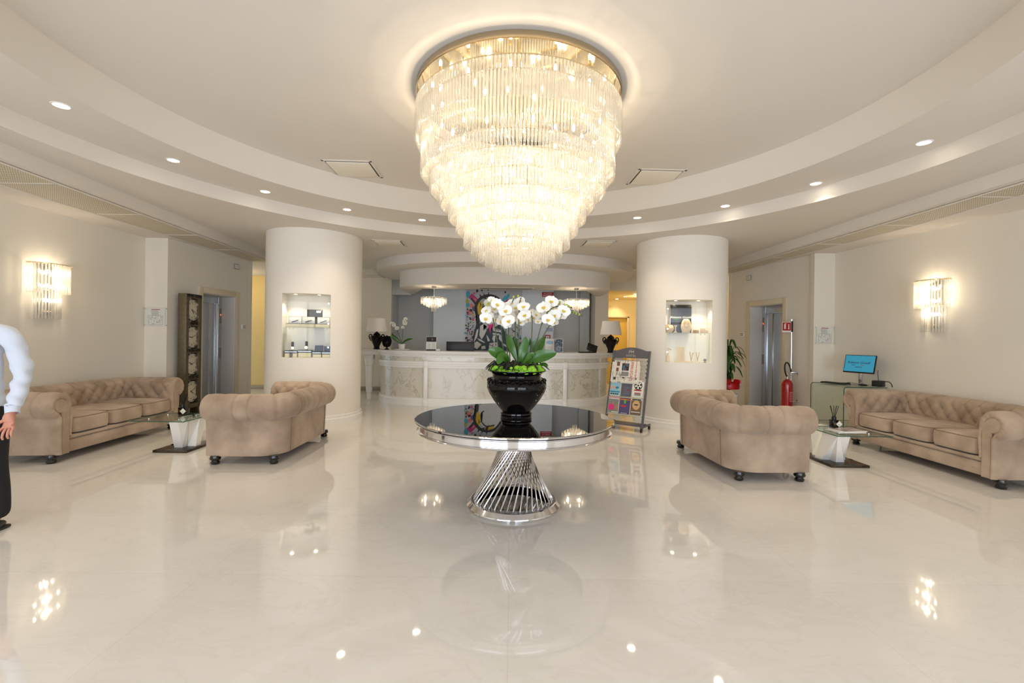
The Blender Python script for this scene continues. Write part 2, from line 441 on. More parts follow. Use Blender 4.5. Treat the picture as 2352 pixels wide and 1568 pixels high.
mb.add([(-3.3, 12.1, 3.0), (2.3, 12.1, 3.0), (2.3, 13, 3.0), (-3.3, 13, 3.0)], [(0, 1, 2, 3)])
mb.box((2.02, 12.8, 1.5), (.26, .2, 3.0)); mb.box((-2.98, 12.35, 2.78), (.5, .3, .44))
struct(mb.build('wall_reception', M_grey, smooth=False), 'grey blue recess wall behind the reception desk', 'wall')
mb = MB(); mb.box((-.51, 12.6, 1.5), (3.24, .6, 3.0))
struct(mb.build('wall_panel', M_pale, smooth=False), 'pale blue wall panel behind the reception desk', 'wall')
mb = MB()
for p, q in (((-9, 12.09), (-3.22, 12.09)), ((4.5, 12.09), (9, 12.09))):
    mb.box(((p[0] + q[0]) / 2, 12.08, .05), (q[0] - p[0], .03, .1), .006)
struct(mb.build('baseboard_far', pbr('grey_baseboard', lin(168, 156, 136), .4)), 'grey stone baseboard along the far wall', 'baseboard')
mb = MB(); mb.box((-6.05, 2.2, .04), (.02, 10.4, .08));
struct(mb.build('baseboard_left', M_cream), 'low cream baseboard behind the left sofa', 'baseboard')
# entrance wall behind the viewpoint with a glazed front
mb = MB()
wall_seg(mb, (6.1, -3), (-6.3, -3), 0, 3.2, [(1.3, 5.6, .0, 2.75), (6.9, 11.2, .0, 2.75)])
struct(mb.build('wall_front', M_wall, smooth=False), 'entrance wall with glazed front behind the viewpoint', 'wall')
for n, (xa, xb) in enumerate(((.5, 4.8), (-5.1, -.8))):
    m2 = MB(); c = (xa + xb) / 2
    for x in (xa + .04, xa + 1.1, c, xb - 1.1, xb - .04): m2.box((x, -3.06, 1.375), (.07, .08, 2.75))
    for z in (.05, 2.1, 2.71): m2.box((c, -3.06, z), (xb - xa, .08, .07))
    o = struct(m2.build('window_%d' % (n + 1), M_steel, smooth=False), 'glazed entrance front', 'window')
    MB().box((c, -3.06, 1.375), (xb - xa - .1, .008, 2.65)).build('pane', M_glass, o, smooth=False)

# reception soffit: two rounded tiers
def dome(cx, cy, a, b, n, k=2.5, back=12.1):
    pts = []
    for i in range(n + 1):
        t = PI + PI * i / n
        c, s = math.cos(t), math.sin(t)
        pts.append((cx + a * math.copysign(abs(c) ** (2 / k), c), cy + b * math.copysign(abs(s) ** (2 / k), s)))
    return [(pts[0][0], back)] + pts + [(pts[-1][0], back)]
mb = MB(); dr = [q for q in dome(-.19, 11.15, 2.52, 1.47, 96) if q[1] <= 10.85]
mb.prism(dr, 2.58, 3.0)
mb.prism([dr[0], (-2.15, 10.85), (-2.6, 12.1), (-2.71, 12.1)], 2.58, 2.99); mb.prism([(1.77, 10.85), dr[-1], (2.33, 12.1), (2.22, 12.1)], 2.58, 2.99)
mb.prism(dome(-.19, 11.15, 3.05, 2.15, 64, 2.25), 2.94, 3.145)
struct(mb.build('ceiling_reception', M_ceil, sharp=30), 'two tier rounded white soffit above the reception desk', 'ceiling')

# lift doors
def lift(name, A, B, s0, s1, label, flip):
    d = (B - A).normalized(); n = Vector((-d.y, d.x)); ang = math.atan2(d.y, d.x)
    o = tag(bpy.data.objects.new(name, None), label, 'lift door', None, 'structure'); COL.objects.link(o)
    o.location = (*(A + d * s0), 0); o.rotation_euler = (0, 0, ang); w = s1 - s0
    f = MB(); t = .1
    for x in (-t / 2, w + t / 2): f.box((x, -.012, 1.145), (t, .03, 2.29), .006)
    f.box((w / 2, -.012, 2.235), (w, .03, .1), .006); f.build('door_frame', M_cream, o)
    r = MB()
    for x in (.0, w): r.box((x + (.004 if x == 0 else -.004), .16, 1.09), (.008, .3, 2.18))
    r.box((w / 2, .16, 2.18), (w, .3, .01)); r.build('reveal', pbr('reveal_grey', lin(236, 231, 224), .5), o, smooth=False)
    s = MB(); s.box((w / 2, .29, 2.11), (w, .03, .14)); 
    sx = w - .05 if not flip else .05
    s.box((sx, .29, 1.09), (.1, .035, 2.18)); s.build('surround', M_steel, o, smooth=False)
    x0, x1 = (0, w - .1) if not flip else (.1, w)
    sp = x0 + (x1 - x0) * (.72 if not flip else .22)
    for a, b, y in ((x0, sp - .004, .31), (sp + .004, x1, .32)):
        MB().box(((a + b) / 2, y, 1.02), (b - a, .02, 2.04), .003).build('door_leaf', M_steel, o)
    MB().box((sp, .335, 1.02), (.03, .01, 2.04)).build('gap', M_dark, o)
    p = MB(); p.box((sx, .27, 1.8), (.05, .01, .3), .003); p.box((sx, .27, 1.06), (.06, .01, .2), .003)
    p.build('call_panel', pbr('panel_grey', lin(150, 150, 146), .35, .6), o)
    q = MB(); q.box((sx, .263, 1.82), (.015, .006, .03), .002); q.build('indicator', emit('indicator_red', lin(255, 90, 50), 2), o)
lift('door_1', LA, LB, .78, 1.69, 'stainless steel lift door in left wall beside the clock tower', False)
lift('door_2', RA, RB, .77, 1.72, 'stainless steel lift door in right wall near the fire extinguisher', True)

# columns with display niches
def column(name, cx, cy, r, ang, label):
    A0 = R(ang) - PI / 2; half = math.asin(.362 / r); n = 72; z = [0, 1.075, 2.095, 3.14]
    mb = MB(); aa = []
    k = 14
    aa += [A0 - half + 2 * half * i / k for i in range(k + 1)]
    m = n - k
    aa += [A0 + half + (2 * PI - 2 * half) * i / m for i in range(1, m)]
    N = len(aa); P = lambda t, h, rr=r: (cx + rr * math.cos(t), cy + rr * math.sin(t), h)
    vs = [P(t, h) for h in z for t in aa]; fs = []
    for j in range(3):
        for i in range(N):
            if j == 1 and i < k: continue
            l = (i + 1) % N; fs.append((j * N + i, j * N + l, (j + 1) * N + l, (j + 1) * N + i))
    mb.add(vs, fs)
    # niche interior: back, sides, top, bottom
    u = Vector((math.cos(A0), math.sin(A0))); v = Vector((-u.y, u.x)); C = Vector((cx, cy))
    ch = r * math.cos(half); dep = .34
    bl = C + u * (ch - dep) - v * .362; br = C + u * (ch - dep) + v * .362
    el = C + u * ch - v * .362; er = C + u * ch + v * .362
    def quad(a, b, h0=z[1], h1=z[2]): mb.add([(*a, h0), (*b, h0), (*b, h1), (*a, h1)], [(0, 1, 2, 3)])
    quad(el, bl); quad(bl, br); quad(br, er)
    for h in (z[1], z[2]):
        arc = [P(aa[i], h) for i in range(k + 1)]
        mb.add(arc + [(*br, h), (*bl, h)], [tuple(range(k + 3))])
    o = struct(mb.build(name, M_white_wall, sharp=40), label, 'column')
    b = MB(); b.lathe([(r + .035, 0), (r + .035, .075), (r + .02, .085), (r + .02, .125), (r + .002, .135)], 72, M=Matrix.Translation((cx, cy, 0)), cap=False)
    b.build('baseboard', M_white, o)
    # niche frame in local frame of the niche
    fr = thing('niche_door', 'clear glass door of the lit niche in the ' + name.split('_')[1] + ' column', 'glass door', (*(C + u * (ch + .012)), 0), math.atan2(v.y, v.x))
    g = MB(); g.box((0, 0, 1.585), (.716, .006, 1.01)); gl = g.build('pane', M_glass, fr, smooth=False)
    hs = 1 if ang > 0 else -1
    for hz in (1.95, 1.62, 1.24):
        h = MB(); h.cyl((.335 * hs, -.012, hz), (.335 * hs, .008, hz), .013, 14); h.build('hinge', M_chrome, fr)
    sh = thing('glass_shelf', 'clear glass shelf inside the lit niche of the ' + name.split('_')[1] + ' column', 'shelf', (*(C + u * (ch - .17)), 1.555), math.atan2(v.y, v.x))
    g = MB(); g.box((0, 0, 0), (.70, .30, .008)); g.build('shelf_board', M_gglass, sh, smooth=False)
    for bx in (-.26, .26):
        for by in (-.13, .13):
            MB().cyl((bx, by, -.03), (bx, by, -.004), .006, 8).build('bracket', M_chrome, sh)
    for k2, sx in enumerate((-.19, .17)):
        q = C + u * (ch - .1) + v * sx
        sp = thing('niche_spotlight', 'small spotlight in the niche top of the ' + name.split('_')[1] + ' column, ' + ('left' if k2 == 0 else 'right') + ' one', 'spotlight', (*q, 2.095), group='niche spotlights')
        MB().lathe([(.03, -.004), (.034, 0), (.04, 0)], 20, cap=False).build('rim', M_chrome, sp)
        MB().lathe([(.0, -.002), (.03, -.002)], 20, cap=False).build('lens', M_spot, sp)
        lamp('niche_lamp', 'SPOT', (q.x, q.y, 2.08), 6.5, (1, .86, .66), .02, spot=110, blend=.6)
    return C + u * (ch - .17), math.atan2(v.y, v.x)
M_white_wall = pbr('column_paint', lin(244, 238, 228), .5, spec=.3)
NL, NLa = column('column_left', -3.455, 7.97, .775, 13, 'round white column left of the reception')
NR, NRa = column('column_right', 2.99, 8.1, .76, -9, 'round white column right of the reception')

M_vent = pbr('vent_panel', lin(244, 236, 218), .5)
# ceiling fittings
def cassette(x, y, z, w, dpt, label, rz=0):
    t = thing('ceiling_vent', label, 'ceiling vent', (x, y, z), rz, 'square ceiling air vents')
    f = MB(); b = .035
    for sx in (-1, 1): f.box((sx * (w / 2 - b / 2), 0, -.004), (b, dpt, .012), .003)
    for sy in (-1, 1): f.box((0, sy * (dpt / 2 - b / 2), -.004), (w, b, .012), .003)
    f.build('frame', M_ceil, t)
    MB().box((0, 0, -.002), (w - .07, dpt - .07, .004)).build('gap', M_dark, t)
    MB().box((0, 0, -.012), (w - .1, dpt - .1, .014), .004).build('panel', M_vent, t)
cassette(-2.14, 6.05, 3.65, .64, .6, 'square air vent in raised ceiling left of the big chandelier', R(2))
cassette(1.92, 6.2, 3.65, .64, .6, 'square air vent in raised ceiling right of the big chandelier', R(2))
cassette(-2.26, 8.3, 3.14, .56, .5, 'square air vent in outer ceiling beside the left column', R(3))
cassette(1.5, 8.1, 3.14, .56, .5, 'square air vent in outer ceiling beside the right column', R(3))
cassette(3.05, 11.0, 3.14, .5, .4, 'square air vent near the corridor, partly behind the right column')
t = thing('slot_vent', 'long slim air slot in the reception soffit above the mural', 'ceiling vent', (-.15, 10.45, 2.58))
MB().box((0, 0, -.004), (1.3, .3, .008), .002).build('frame', M_ceil, t); MB().box((0, 0, -.008), (1.2, .2, .006)).build('slot', pbr('slot_grey', lin(150, 146, 140), .6), t)

spots = [(-3.78, 3.79), (-3.71, 4.95), (-3.27, 5.98), (-2.48, 6.77), (-1.47, 7.31), (1.9, 7.0), (2.94, 6.33), (3.57, 5.39), (3.83, 4.26)]
names = ['nearest the left edge of the photo', 'second from the left edge', 'above the left loveseat', 'above the left column', 'left of the chandelier tip',
         'right of the chandelier tip', 'above the right column', 'second from the right edge', 'nearest the right edge of the photo']
def downlight(x, y, z, label, power, r=.055, group='downlights in the ceiling ring'):
    t = thing('downlight', label, 'downlight', (x, y, z), 0, group)
    MB().lathe([(r, -.006), (r + .012, -.004), (r + .016, 0)], 24, cap=False).build('rim', M_white, t)
    MB().lathe([(0, -.003), (r, -.003)], 24, cap=False).build('lens', M_spot, t)
    lamp('downlight_lamp', 'SPOT', (x, y, z - .02), power, WARM2, .05, spot=115, blend=.7)
for (x, y), nm in zip(spots, names): downlight(x, y, 3.31, 'round recessed downlight in ceiling ring, ' + nm, PW_DOWN)
for x, y in ((-2.9, 1.2), (2.9, 1.2), (-1.2, .3), (1.2, .3)): downlight(x, y, 3.31, 'round recessed downlight in ceiling ring behind the viewpoint', PW_DOWN)
for (x, y), nm in zip(((3.35, 14.6), (3.42, 13.8), (3.5, 13.0)), ('deepest in the corridor', 'halfway along the corridor', 'at the corridor mouth')):
    downlight(x, y, 2.75, 'small warm downlight in corridor ceiling, ' + nm, PW_DOWN * .6, .05, 'corridor downlights')
# ------------------------------------------------------------------ big chandelier
def rod_mesh(r, ln, n=6):
    m = MB(); m.lathe([(r * .9, 0), (r, -.004), (r, -ln + .004), (r * .75, -ln)], n); return m.data('crystal_rod', M_rod, sharp=70)
CX, CY = .03, 4.2
ch = thing('crystal_chandelier', 'huge tiered crystal rod chandelier with bright warm bulbs in the middle of the ceiling', 'chandelier', (CX, CY, 0))
m = MB(); m.lathe([(.80, 3.65), (.925, 3.65), (.93, 3.64), (.93, 3.592), (.922, 3.588)], 96, cap=False); m.build('canopy_rim', pbr('canopy_metal', lin(222, 200, 164), .18, 1), ch)
m = MB(); m.lathe([(.0, 3.60), (.922, 3.59)], 96, cap=False); m.build('canopy_plate', M_mirror, ch)
tiers = [(.925, 3.47, 3.17), (.872, 3.40, 2.87), (.79, 3.0, 2.735), (.70, 2.9, 2.61), (.62, 2.78, 2.49), (.55, 2.66, 2.38), (.48, 2.54, 2.255), (.41, 2.42, 2.18), (.345, 2.35, 2.125), (.28, 2.30, 2.085), (.21, 2.26, 2.05), (.135, 2.22, 2.02), (.06, 2.2, 2.005)]
fr = MB(); cand = []; rest = MB()
for ti, (r, zt, zb) in enumerate(tiers):
    fr.tube([(r * math.cos(2 * PI * i / 64), r * math.sin(2 * PI * i / 64), zt + .006) for i in range(64)], .006, 6, closed=True)
    n = max(6, int(2 * PI * r / .0285))
    for i in range(n):
        a = 2 * PI * (i + .5 * (ti % 2)) / n
        cand.append((ti, r * math.cos(a), r * math.sin(a), zt, zt - zb))
for a in range(12):
    w = 2 * PI * a / 12
    fr.cyl((.86 * math.cos(w), .86 * math.sin(w), 3.6), (.86 * math.cos(w), .86 * math.sin(w), 3.47), .005, 6)
    for (r, zt, zb), (r2, zt2, zb2) in zip(tiers[1:], tiers[2:]):
        fr.cyl((r * math.cos(w), r * math.sin(w), zt), (r2 * math.cos(w), r2 * math.sin(w), zt2), .004, 5)
fr.cyl((0, 0, 3.6), (0, 0, 2.2), .012, 10)
fr.build('frame', M_gold, ch)
near = sorted([c for c in cand if c[0] == 1], key=lambda c: c[2])[:100]
near_set = set(near)
rm = rod_mesh(.0105, .53)
for c in near: inst(rm, 'crystal_rod', ch, c[1:4])
for c in cand:
    if c in near_set: continue
    x, y, z, ln = c[1:]; r = .0105
    rest.lathe([(r * .9, z), (r, z - .004), (r, z - ln + .004), (r * .75, z - ln)], 6, M=Matrix.Translation((x, y, 0)))
tag(rest.build('crystal_rods', M_rod, ch, sharp=70), 'remaining crystal rods of the tiers', kind='stuff')
bm_ = MB(); bm_.ball((0, 0, 0), (.013, .013, .03), 10); bulb = bm_.data('bulb', M_bulb)
sk_ = MB(); sk_.lathe([(.012, .06), (.012, .03), (.009, .025)], 10); sock = sk_.data('socket', M_gold)
for n, r, z in ((14, .78, 3.49), (12, .70, 3.12), (12, .58, 2.86), (9, .46, 2.63), (7, .32, 2.42), (4, .14, 2.33)):
    for i in range(n):
        w = 2 * PI * (i + .3) / n
        b = inst(bulb, 'bulb', ch, (r * math.cos(w), r * math.sin(w), z)); inst(sock, 'socket', b)
for r, z, p, n in ((.5, 3.3, PW_CH * .34, 6), (.45, 2.95, PW_CH * .28, 6), (.3, 2.66, PW_CH * .22, 4), (.1, 2.38, PW_CH * .16, 2)):
    for i in range(n):
        w = 2 * PI * i / n + .2
        lamp('chandelier_lamp', 'POINT', (CX + r * math.cos(w), CY + r * math.sin(w), z), p / n, WARM, .016)

# ------------------------------------------------------------------ two small chandeliers above the desk
def pendant(x, y, label):
    t = thing('small_chandelier', label, 'chandelier', (x, y, 2.58), 0, 'small chandeliers above the desk')
    MB().lathe([(.0, 0), (.05, 0), (.055, -.012), (.045, -.03), (.0, -.035)], 24, cap=False).build('canopy', M_chrome, t)
    c = MB()
    for k in range(6):
        z = -.045 - k * .034; pts = []
        for i in range(12):
            a = 2 * PI * i / 12; u, v = .008 * math.cos(a), .022 * math.sin(a)
            pts.append((u, 0, z + v) if k % 2 else (0, u, z + v))
        c.tube(pts, .0028, 5, closed=True)
    c.build('chain', M_chrome, t)
    f = MB()
    for r, zt, zb in ((.285, -.255, -.40), (.225, -.27, -.43), (.165, -.28, -.46), (.105, -.29, -.49), (.05, -.30, -.57)):
        f.tube([(r * math.cos(2 * PI * i / 40), r * math.sin(2 * PI * i / 40), zt + .004) for i in range(40)], .005, 5, closed=True)
        rm = rod_mesh(.0095, zt - zb); n = max(4, int(2 * PI * r / .042))
        for i in range(n):
            a = 2 * PI * i / n
            inst(rm, 'crystal_rod', t, (r * math.cos(a), r * math.sin(a), zt))
    for a in range(4):
        w = PI * a / 2 + .3; f.cyl((0, 0, -.24), (.285 * math.cos(w), .285 * math.sin(w), -.25), .004, 5)
    f.cyl((0, 0, -.24), (0, 0, -.31), .012, 8); f.build('frame', M_chrome, t)
    for i in range(6):
        w = 2 * PI * i / 6; inst(bulb, 'bulb', t, (.2 * math.cos(w), .2 * math.sin(w), -.31))
    for i in range(2): lamp('pendant_lamp', 'POINT', (x + .13 * (-1) ** i, y, 2.58 - .37), PW_PEND / 2, WARM2, .015)
pendant(-1.78, 10.3, 'small tiered crystal chandelier over the left half of the desk, nearer the left table lamp')
pendant(1.445, 10.3, 'small tiered crystal chandelier over the right half of the desk, beside the orchids')

# ------------------------------------------------------------------ wall lamps
def sconce(x, y, rz, label):
    """half-oval crystal wall lamp; local -y faces the room"""
    t = thing('wall_lamp', label, 'wall lamp', (x, y, 0), rz, 'crystal wall lamps')
    MB().box((0, -.015, 1.96), (.16, .03, .62), .006).build('back_plate', M_chrome, t)
    def oval(a, b, n): return [(a * math.cos(PI + PI * (i + .5) / n), .0 + b * math.sin(PI + PI * (i + .5) / n) - .02) for i in range(n)]
    def oval2(a, b, k=2.6, n=120):
        pts = []
        for i in range(n + 1):
            w = PI + PI * i / n; c, s = math.cos(w), math.sin(w)
            pts.append(Vector((a * math.copysign(abs(c) ** (2 / k), c), -b * abs(s) ** (2 / k) - .01)))
        return pts
    def spaced(pts, d):
        out = [pts[0]]; acc = 0
        for p, q in zip(pts, pts[1:]):
            acc += (q - p).length
            if acc >= d: out.append(q); acc = 0
        return out
    f = MB()
    for a, b, zt, ln in ((.235, .19, 2.29, .37), (.14, .13, 1.955, .36)):
        pts = oval2(a, b)
        me = MB(); me.lathe([(.0095, 0), (.0105, -.003), (.0105, -ln + .003), (.0095, -ln)], 10)
        rm = me.data('crystal_rod', M_rods, sharp=50)
        for p in spaced(pts, .0295): inst(rm, 'crystal_rod', t, (p.x, p.y, zt))
        f.tube([(p.x, p.y, zt + .006) for p in pts], .006, 6); f.tube([(p.x * .94, p.y * .94, zt - .27) for p in pts], .003, 5)
        n = 9 if a > .2 else 5
        for i in range(n):
            u = -1 + 2 * i / (n - 1); px = u * (a - .04)
            f.cyl((px, -.02, zt + .004), (px, -b * .9, zt + .004), .003, 5)
    f.build('frame', M_gold, t)
    bb = MB(); bb.ball((0, 0, 0), (.012, .012, .024), 10); bl = bb.data('bulb', M_bulbs)
    for z, xs in ((2.20, (-.15, -.05, .05, .15)), (2.02, (-.15, -.05, .05, .15)), (1.83, (-.07, .0, .07))):
        for px in xs: inst(bl, 'bulb', t, (px, -.085, z))
    M = Matrix.Translation((x, y, 0)) @ Matrix.Rotation(rz, 4, 'Z')
    for z, pw in ((2.26, .4), (2.08, .3), (1.90, .3)):
        lamp('wall_lamp_light', 'POINT', M @ Vector((0, -.075, z - .06)), PW_SC * pw, WARM2, .015)
sconce(-6.05, 5.88, PI / 2, 'lit two tier crystal wall lamp on the left wall above the left sofa')
sconce(5.80, 6.22, -PI / 2 - .078, 'lit two tier crystal wall lamp on the right wall above the right sofa')

# ------------------------------------------------------------------ chesterfield sofas
def sofa_parts(L, D, ncush):
    rc = .20; ax = L / 2 - .195; by = D / 2 - .195; fy = -D / 2 + .035
    # path of the arm/back centre line with the outward normal
    path = []; ds = .0155
    def seg(p, q, n):
        p, q = Vector(p), Vector(q); k = max(2, int((q - p).length / ds))
        for i in range(k): path.append((p + (q - p) * i / k, Vector(n)))
    def arc(c, a0, a1):
        k = max(4, int(abs(a1 - a0) * rc / (ds * .7)))
        for i in range(k):
            a = a0 + (a1 - a0) * i / k; n = Vector((math.cos(a), math.sin(a))); path.append((Vector(c) + n * rc, n))
    seg((-ax, fy), (-ax, by - rc), (-1, 0)); arc((-ax + rc, by - rc), PI, PI / 2)
    seg((-ax + rc, by), (ax - rc, by), (0, 1)); arc((ax - rc, by - rc), PI / 2, 0)
    seg((ax, by - rc), (ax, fy), (1, 0)); path.append((Vector((ax, fy)), Vector((1, 0))))
    ss = [0]
    for (p, _), (q, _) in zip(path, path[1:]): ss.append(ss[-1] + (q - p).length)
    tot = ss[-1]
    # section (o, z, kind) from the outer bottom over the roll to the inner bottom
    sec = [(.07 + .012 * i / 8, .09 + (.475 - .09) * i / 8) for i in range(9)]
    nroll = len(sec); rz, ro, rr = .625, .06, .142
    for i in range(34):
        a = R(-78 + (172 + 78) * i / 33); sec.append((ro + rr * math.cos(a), rz + rr * math.sin(a)))
    ninner = len(sec)
    for i in range(1, 24):
        z = sec[ninner - 1][1] - i * .0165
        if z < .27: break
        sec.append((-.082 - .012 * math.sin(PI * min(1, (.64 - z) / .3)), z))
    tl = [0]
    for a, b in zip(sec, sec[1:]): tl.append(tl[-1] + math.dist(a, b))
    i_top = nroll + 19; t0 = tl[ninner - 5]; b = .105; nb = round(tot / .165); a = tot / nb
    nrm = []
    for i in range(len(sec)):
        p, q = sec[max(0, i - 1)], sec[min(len(sec) - 1, i + 1)]
        d = Vector((q[0] - p[0], q[1] - p[1])).normalized(); nrm.append((d.y, -d.x))
    rows = []
    for (p, n), s in zip(path, ss):
        row = []
        for i, (o, z) in enumerate(sec):
            t = tl[i]; h = 0
            edge = min(1, s / .05, (tot - s) / .05)
            if i >= nroll:
                x = s / a
                if t < t0:
                    h = -.014 * math.exp(-((x - round(x)) * a / .009) ** 2) + .006 * abs(math.sin(PI * x)) ** .5
                    f = min(1, (t - tl[nroll]) / .06); h *= f
                    if t > t0 - .03: h -= .016 * math.exp(-(((x - round(x)) * a) ** 2 + (t - t0) ** 2) / .018 ** 2)
                else:
                    y = (t - t0) / b
                    if y < 2.0:
                        pp, qq = x + y / 2, x - y / 2
                        h = .036 * (abs(math.sin(PI * pp)) * abs(math.sin(PI * qq))) ** .42 - .008
                    else:
                        h = .024 * abs(math.sin(PI * x)) ** .6 - .004
                    for r_ in range(3):
                        xo = .5 * (r_ % 2); k = round(x - xo) + xo
                        h -= .024 * math.exp(-(((x - k) * a) ** 2 + ((y - r_) * b) ** 2) / .018 ** 2)
                h *= edge
            oo = o + nrm[i][0] * h; zz = z + nrm[i][1] * h
            row.append((p.x + n.x * oo, p.y + n.y * oo, zz))
        rows.append(row)
    body = MB(); body.grid(rows)
    panels = []
    for side, (p, n) in ((-1, path[0]), (1, path[-1])):
        def tgt(i):
            o, z = sec[i]
            if z > .485: return (ro - .0, rz) if nroll <= i < ninner else (-.01 + (ro + .01) * max(0, (z - .485) / .14), z)
            return (.0, z)
        def ring(w, fwd, ruche=0):
            out = []
            for i, (o, z) in enumerate(sec):
                to, tz = tgt(i); oo = o + (to - o) * w; zz = z + (tz - z) * w
                f = fwd + ruche * math.sin(tl[i] / .0125 * PI)
                out.append((p.x + n.x * oo, p.y - f, zz))
            return out
        rr_ = [ring(0, 0), ring(.06, .014), ring(.16, .026, .002), ring(.28, .030, .0035), ring(.4, .026, .0035), ring(.5, .014, .002), ring(.55, .004)]
        body.grid(rr_)
        panel = MB(); panels.append(panel); bq = bmesh.new()
        out = [(-.05, .09), (.048, .09)] + [(ro + .078 * math.cos(R(g)), rz + .078 * math.sin(R(g))) for g in range(-98, 152, 10)] + [(-.045, .60)]
        f = bq.faces.new([bq.verts.new((p.x + n.x * o, p.y + .004, z)) for o, z in out])
        ex = bmesh.ops.extrude_face_region(bq, geom=[f]); nv_ = [g for g in ex['geom'] if isinstance(g, bmesh.types.BMVert)]
        bmesh.ops.translate(bq, vec=(0, -.03, 0), verts=nv_); ff = [g for g in ex['geom'] if isinstance(g, bmesh.types.BMFace)][0]
        bmesh.ops.bevel(bq, geom=list(ff.edges), offset=.008, segments=3, affect='EDGES'); panel.bm(bq)
    # seat platform, apron and underside
    ix = ax - .06
    base = MB()
    base.box((0, -D / 2 + .33, .19), (2 * ix, .54, .19), .02); base.box((0, -.02, .10), (2 * ax - .1, D - .40, .012))
    ap = MB(); ap.box((0, -D / 2 + .055, .165), (2 * ix + .03, .05, .145), .018); ap.box((0, -D / 2 + .05, .262), (2 * ix + .03, .07, .045), .02, seg=3)
    nbtn = int(2 * ix / .16)
    for k in range(nbtn):
        ap.ball((-ix + (k + .5) * 2 * ix / nbtn, -D / 2 + .03, .165), (.012, .006, .012), 8)
    # cushions
    cw = 2 * (ax - .075) / ncush; cush = []
    y0, y1 = -D / 2 - .0, by + .05; cz = .30
    for k in range(ncush):
        xm = -ax + .075 + (k + .5) * cw
        c = MB(); nu = 26; nv = 10; rows = []
        for j in range(nv + 1):
            f = j / nv; z = .165 * f; e = .5 * abs(2 * f - 1) ** 5
            row = []
            for i in range(4 * nu):
                s_, u = divmod(i, nu); u = u / nu * 2 - 1
                x, y = [(u, -1), (1, u), (-u, 1), (-1, -u)][s_]
                # rounded square
                rr2 = (abs(x) ** 7 + abs(y) ** 7) ** (-1 / 7)
                x, y = x * rr2, y * rr2
                bul = 1 - .05 * e
                row.append((xm + x * (cw / 2 - .003) * bul, (y0 + y1) / 2 + y * (y1 - y0) / 2 * bul, cz + z))
            rows.append(row)
        c.grid(rows, closed=True)
        top = []
        for g in range(0, 9):
            q = 1 - (g / 8) ** 1.0
            top.append([(xm + (pt[0] - xm) * q, (y0 + y1) / 2 + (pt[1] - (y0 + y1) / 2) * q, cz + .165 + .03 * (1 - q ** 3)) for pt in rows[-1]])
        c.grid(top, closed=True)
        pip = MB()
        for zz, rw in ((cz + .165, rows[-1]), (cz + .012, rows[0])):
            pip.tube([(pt[0], pt[1], zz) for pt in rw], .0048, 5, closed=True)
        cush.append((c.data('seat_cushion', M_fab), pip.data('piping', M_fabd)))
    leg = MB(); leg.lathe([(.030, 0), (.042, .006), (.046, .022), (.036, .034), (.034, .042), (.052, .052), (.056, .066), (.05, .082), (.05, .094)], 22)
    seam = MB()
    for s_ in (-1, 1): seam.tube([(s_ * (ax - rc), by + o + .003, z) for o, z in sec[:nroll]], .0045, 6)
    return dict(seam=seam.data('seam', M_fabd), body=body.data('upholstered_frame', M_fab, sharp=60, merge=True), panel=[p.data('arm_front_panel', M_fab, sharp=50) for p in panels], base=base.data('seat_base', M_fab),
                apron=ap.data('front_apron', M_fab, sharp=50), cush=cush, leg=leg.data('leg', M_wood),
                legs=[(sx * (L / 2 - .14 - (.04 if yb > 0 else 0)), yb) for sx in (-1, 1) for yb in (-D / 2 + .11, D / 2 - .2)])
def sofa(name, kit, loc, rz, label, cat='sofa', group=None):
    t = thing(name, label, cat, loc, rz, group)
    inst(kit['body'], 'upholstered_frame', t); [inst(p, 'arm_front_panel', t) for p in kit['panel']]; inst(kit['base'], 'seat_base', t); inst(kit['apron'], 'front_apron', t); inst(kit['seam'], 'seam', t)
    for c, p in kit['cush']:
        o = inst(c, 'seat_cushion', t); inst(p, 'piping', o)
    for x, y in kit['legs']: tag(inst(kit['leg'], 'leg', t, (x, y, 0)), 'turned black wooden foot')
    return t
K3 = sofa_parts(2.2, .93, 3); K2 = sofa_parts(1.76, .93, 2)
sofa('chesterfield_sofa', K3, (-5.40, 5.87, 0), R(94), 'long taupe buttoned sofa along the left wall below the wall lamp', group='chesterfield seating')
sofa('chesterfield_sofa', K3, (5.24, 5.48, 0), R(-90.3), 'long taupe buttoned sofa along the right wall below the wall lamp', group='chesterfield seating')
sofa('chesterfield_loveseat', K2, (-2.90, 5.75, 0), R(-89), 'taupe loveseat turned toward the left sofa, in front of the left column', 'loveseat', 'chesterfield seating')
sofa('chesterfield_loveseat', K2, (2.58, 5.40, 0), R(93.2), 'taupe loveseat turned toward the right sofa, in front of the right column', 'loveseat', 'chesterfield seating')

# ------------------------------------------------------------------ round table
TX, TY = .03, 3.9
t = thing('round_table', 'round smoked glass table on a twisted chrome rod pedestal under the chandelier', 'table', (TX, TY, 0))
m = MB(); m.lathe([(0, .735), (.83, .735), (.838, .739), (.838, .748), (.83, .752), (0, .752)], 96, cap=False); m.build('tabletop', M_smoke, t, sharp=8)
m = MB(); m.lathe([(.60, .732), (.81, .732), (.822, .728), (.815, .72), (.805, .715), (.805, .675), (.815, .668), (.82, .66), (.808, .655), (.6, .655)], 96, cap=False); m.build('table_rim', M_chrome, t, sharp=30)
n = 40
for i in range(n):
    a = 2 * PI * i / n; tw = R(100)
    r1 = MB(); r1.cyl((.335 * math.cos(a), .335 * math.sin(a), .062), (.158 * math.cos(a + tw), .158 * math.sin(a + tw), .662), .0065, 7)
    r1.build('pedestal_rod', M_chrome, t)
m = MB(); m.lathe([(.30, .058), (.36, .060), (.368, .056), (.398, .022), (.40, .016), (.40, 0), (.30, 0)], 40, cap=False); m.build('base_ring', M_chrome, t, sharp=12)
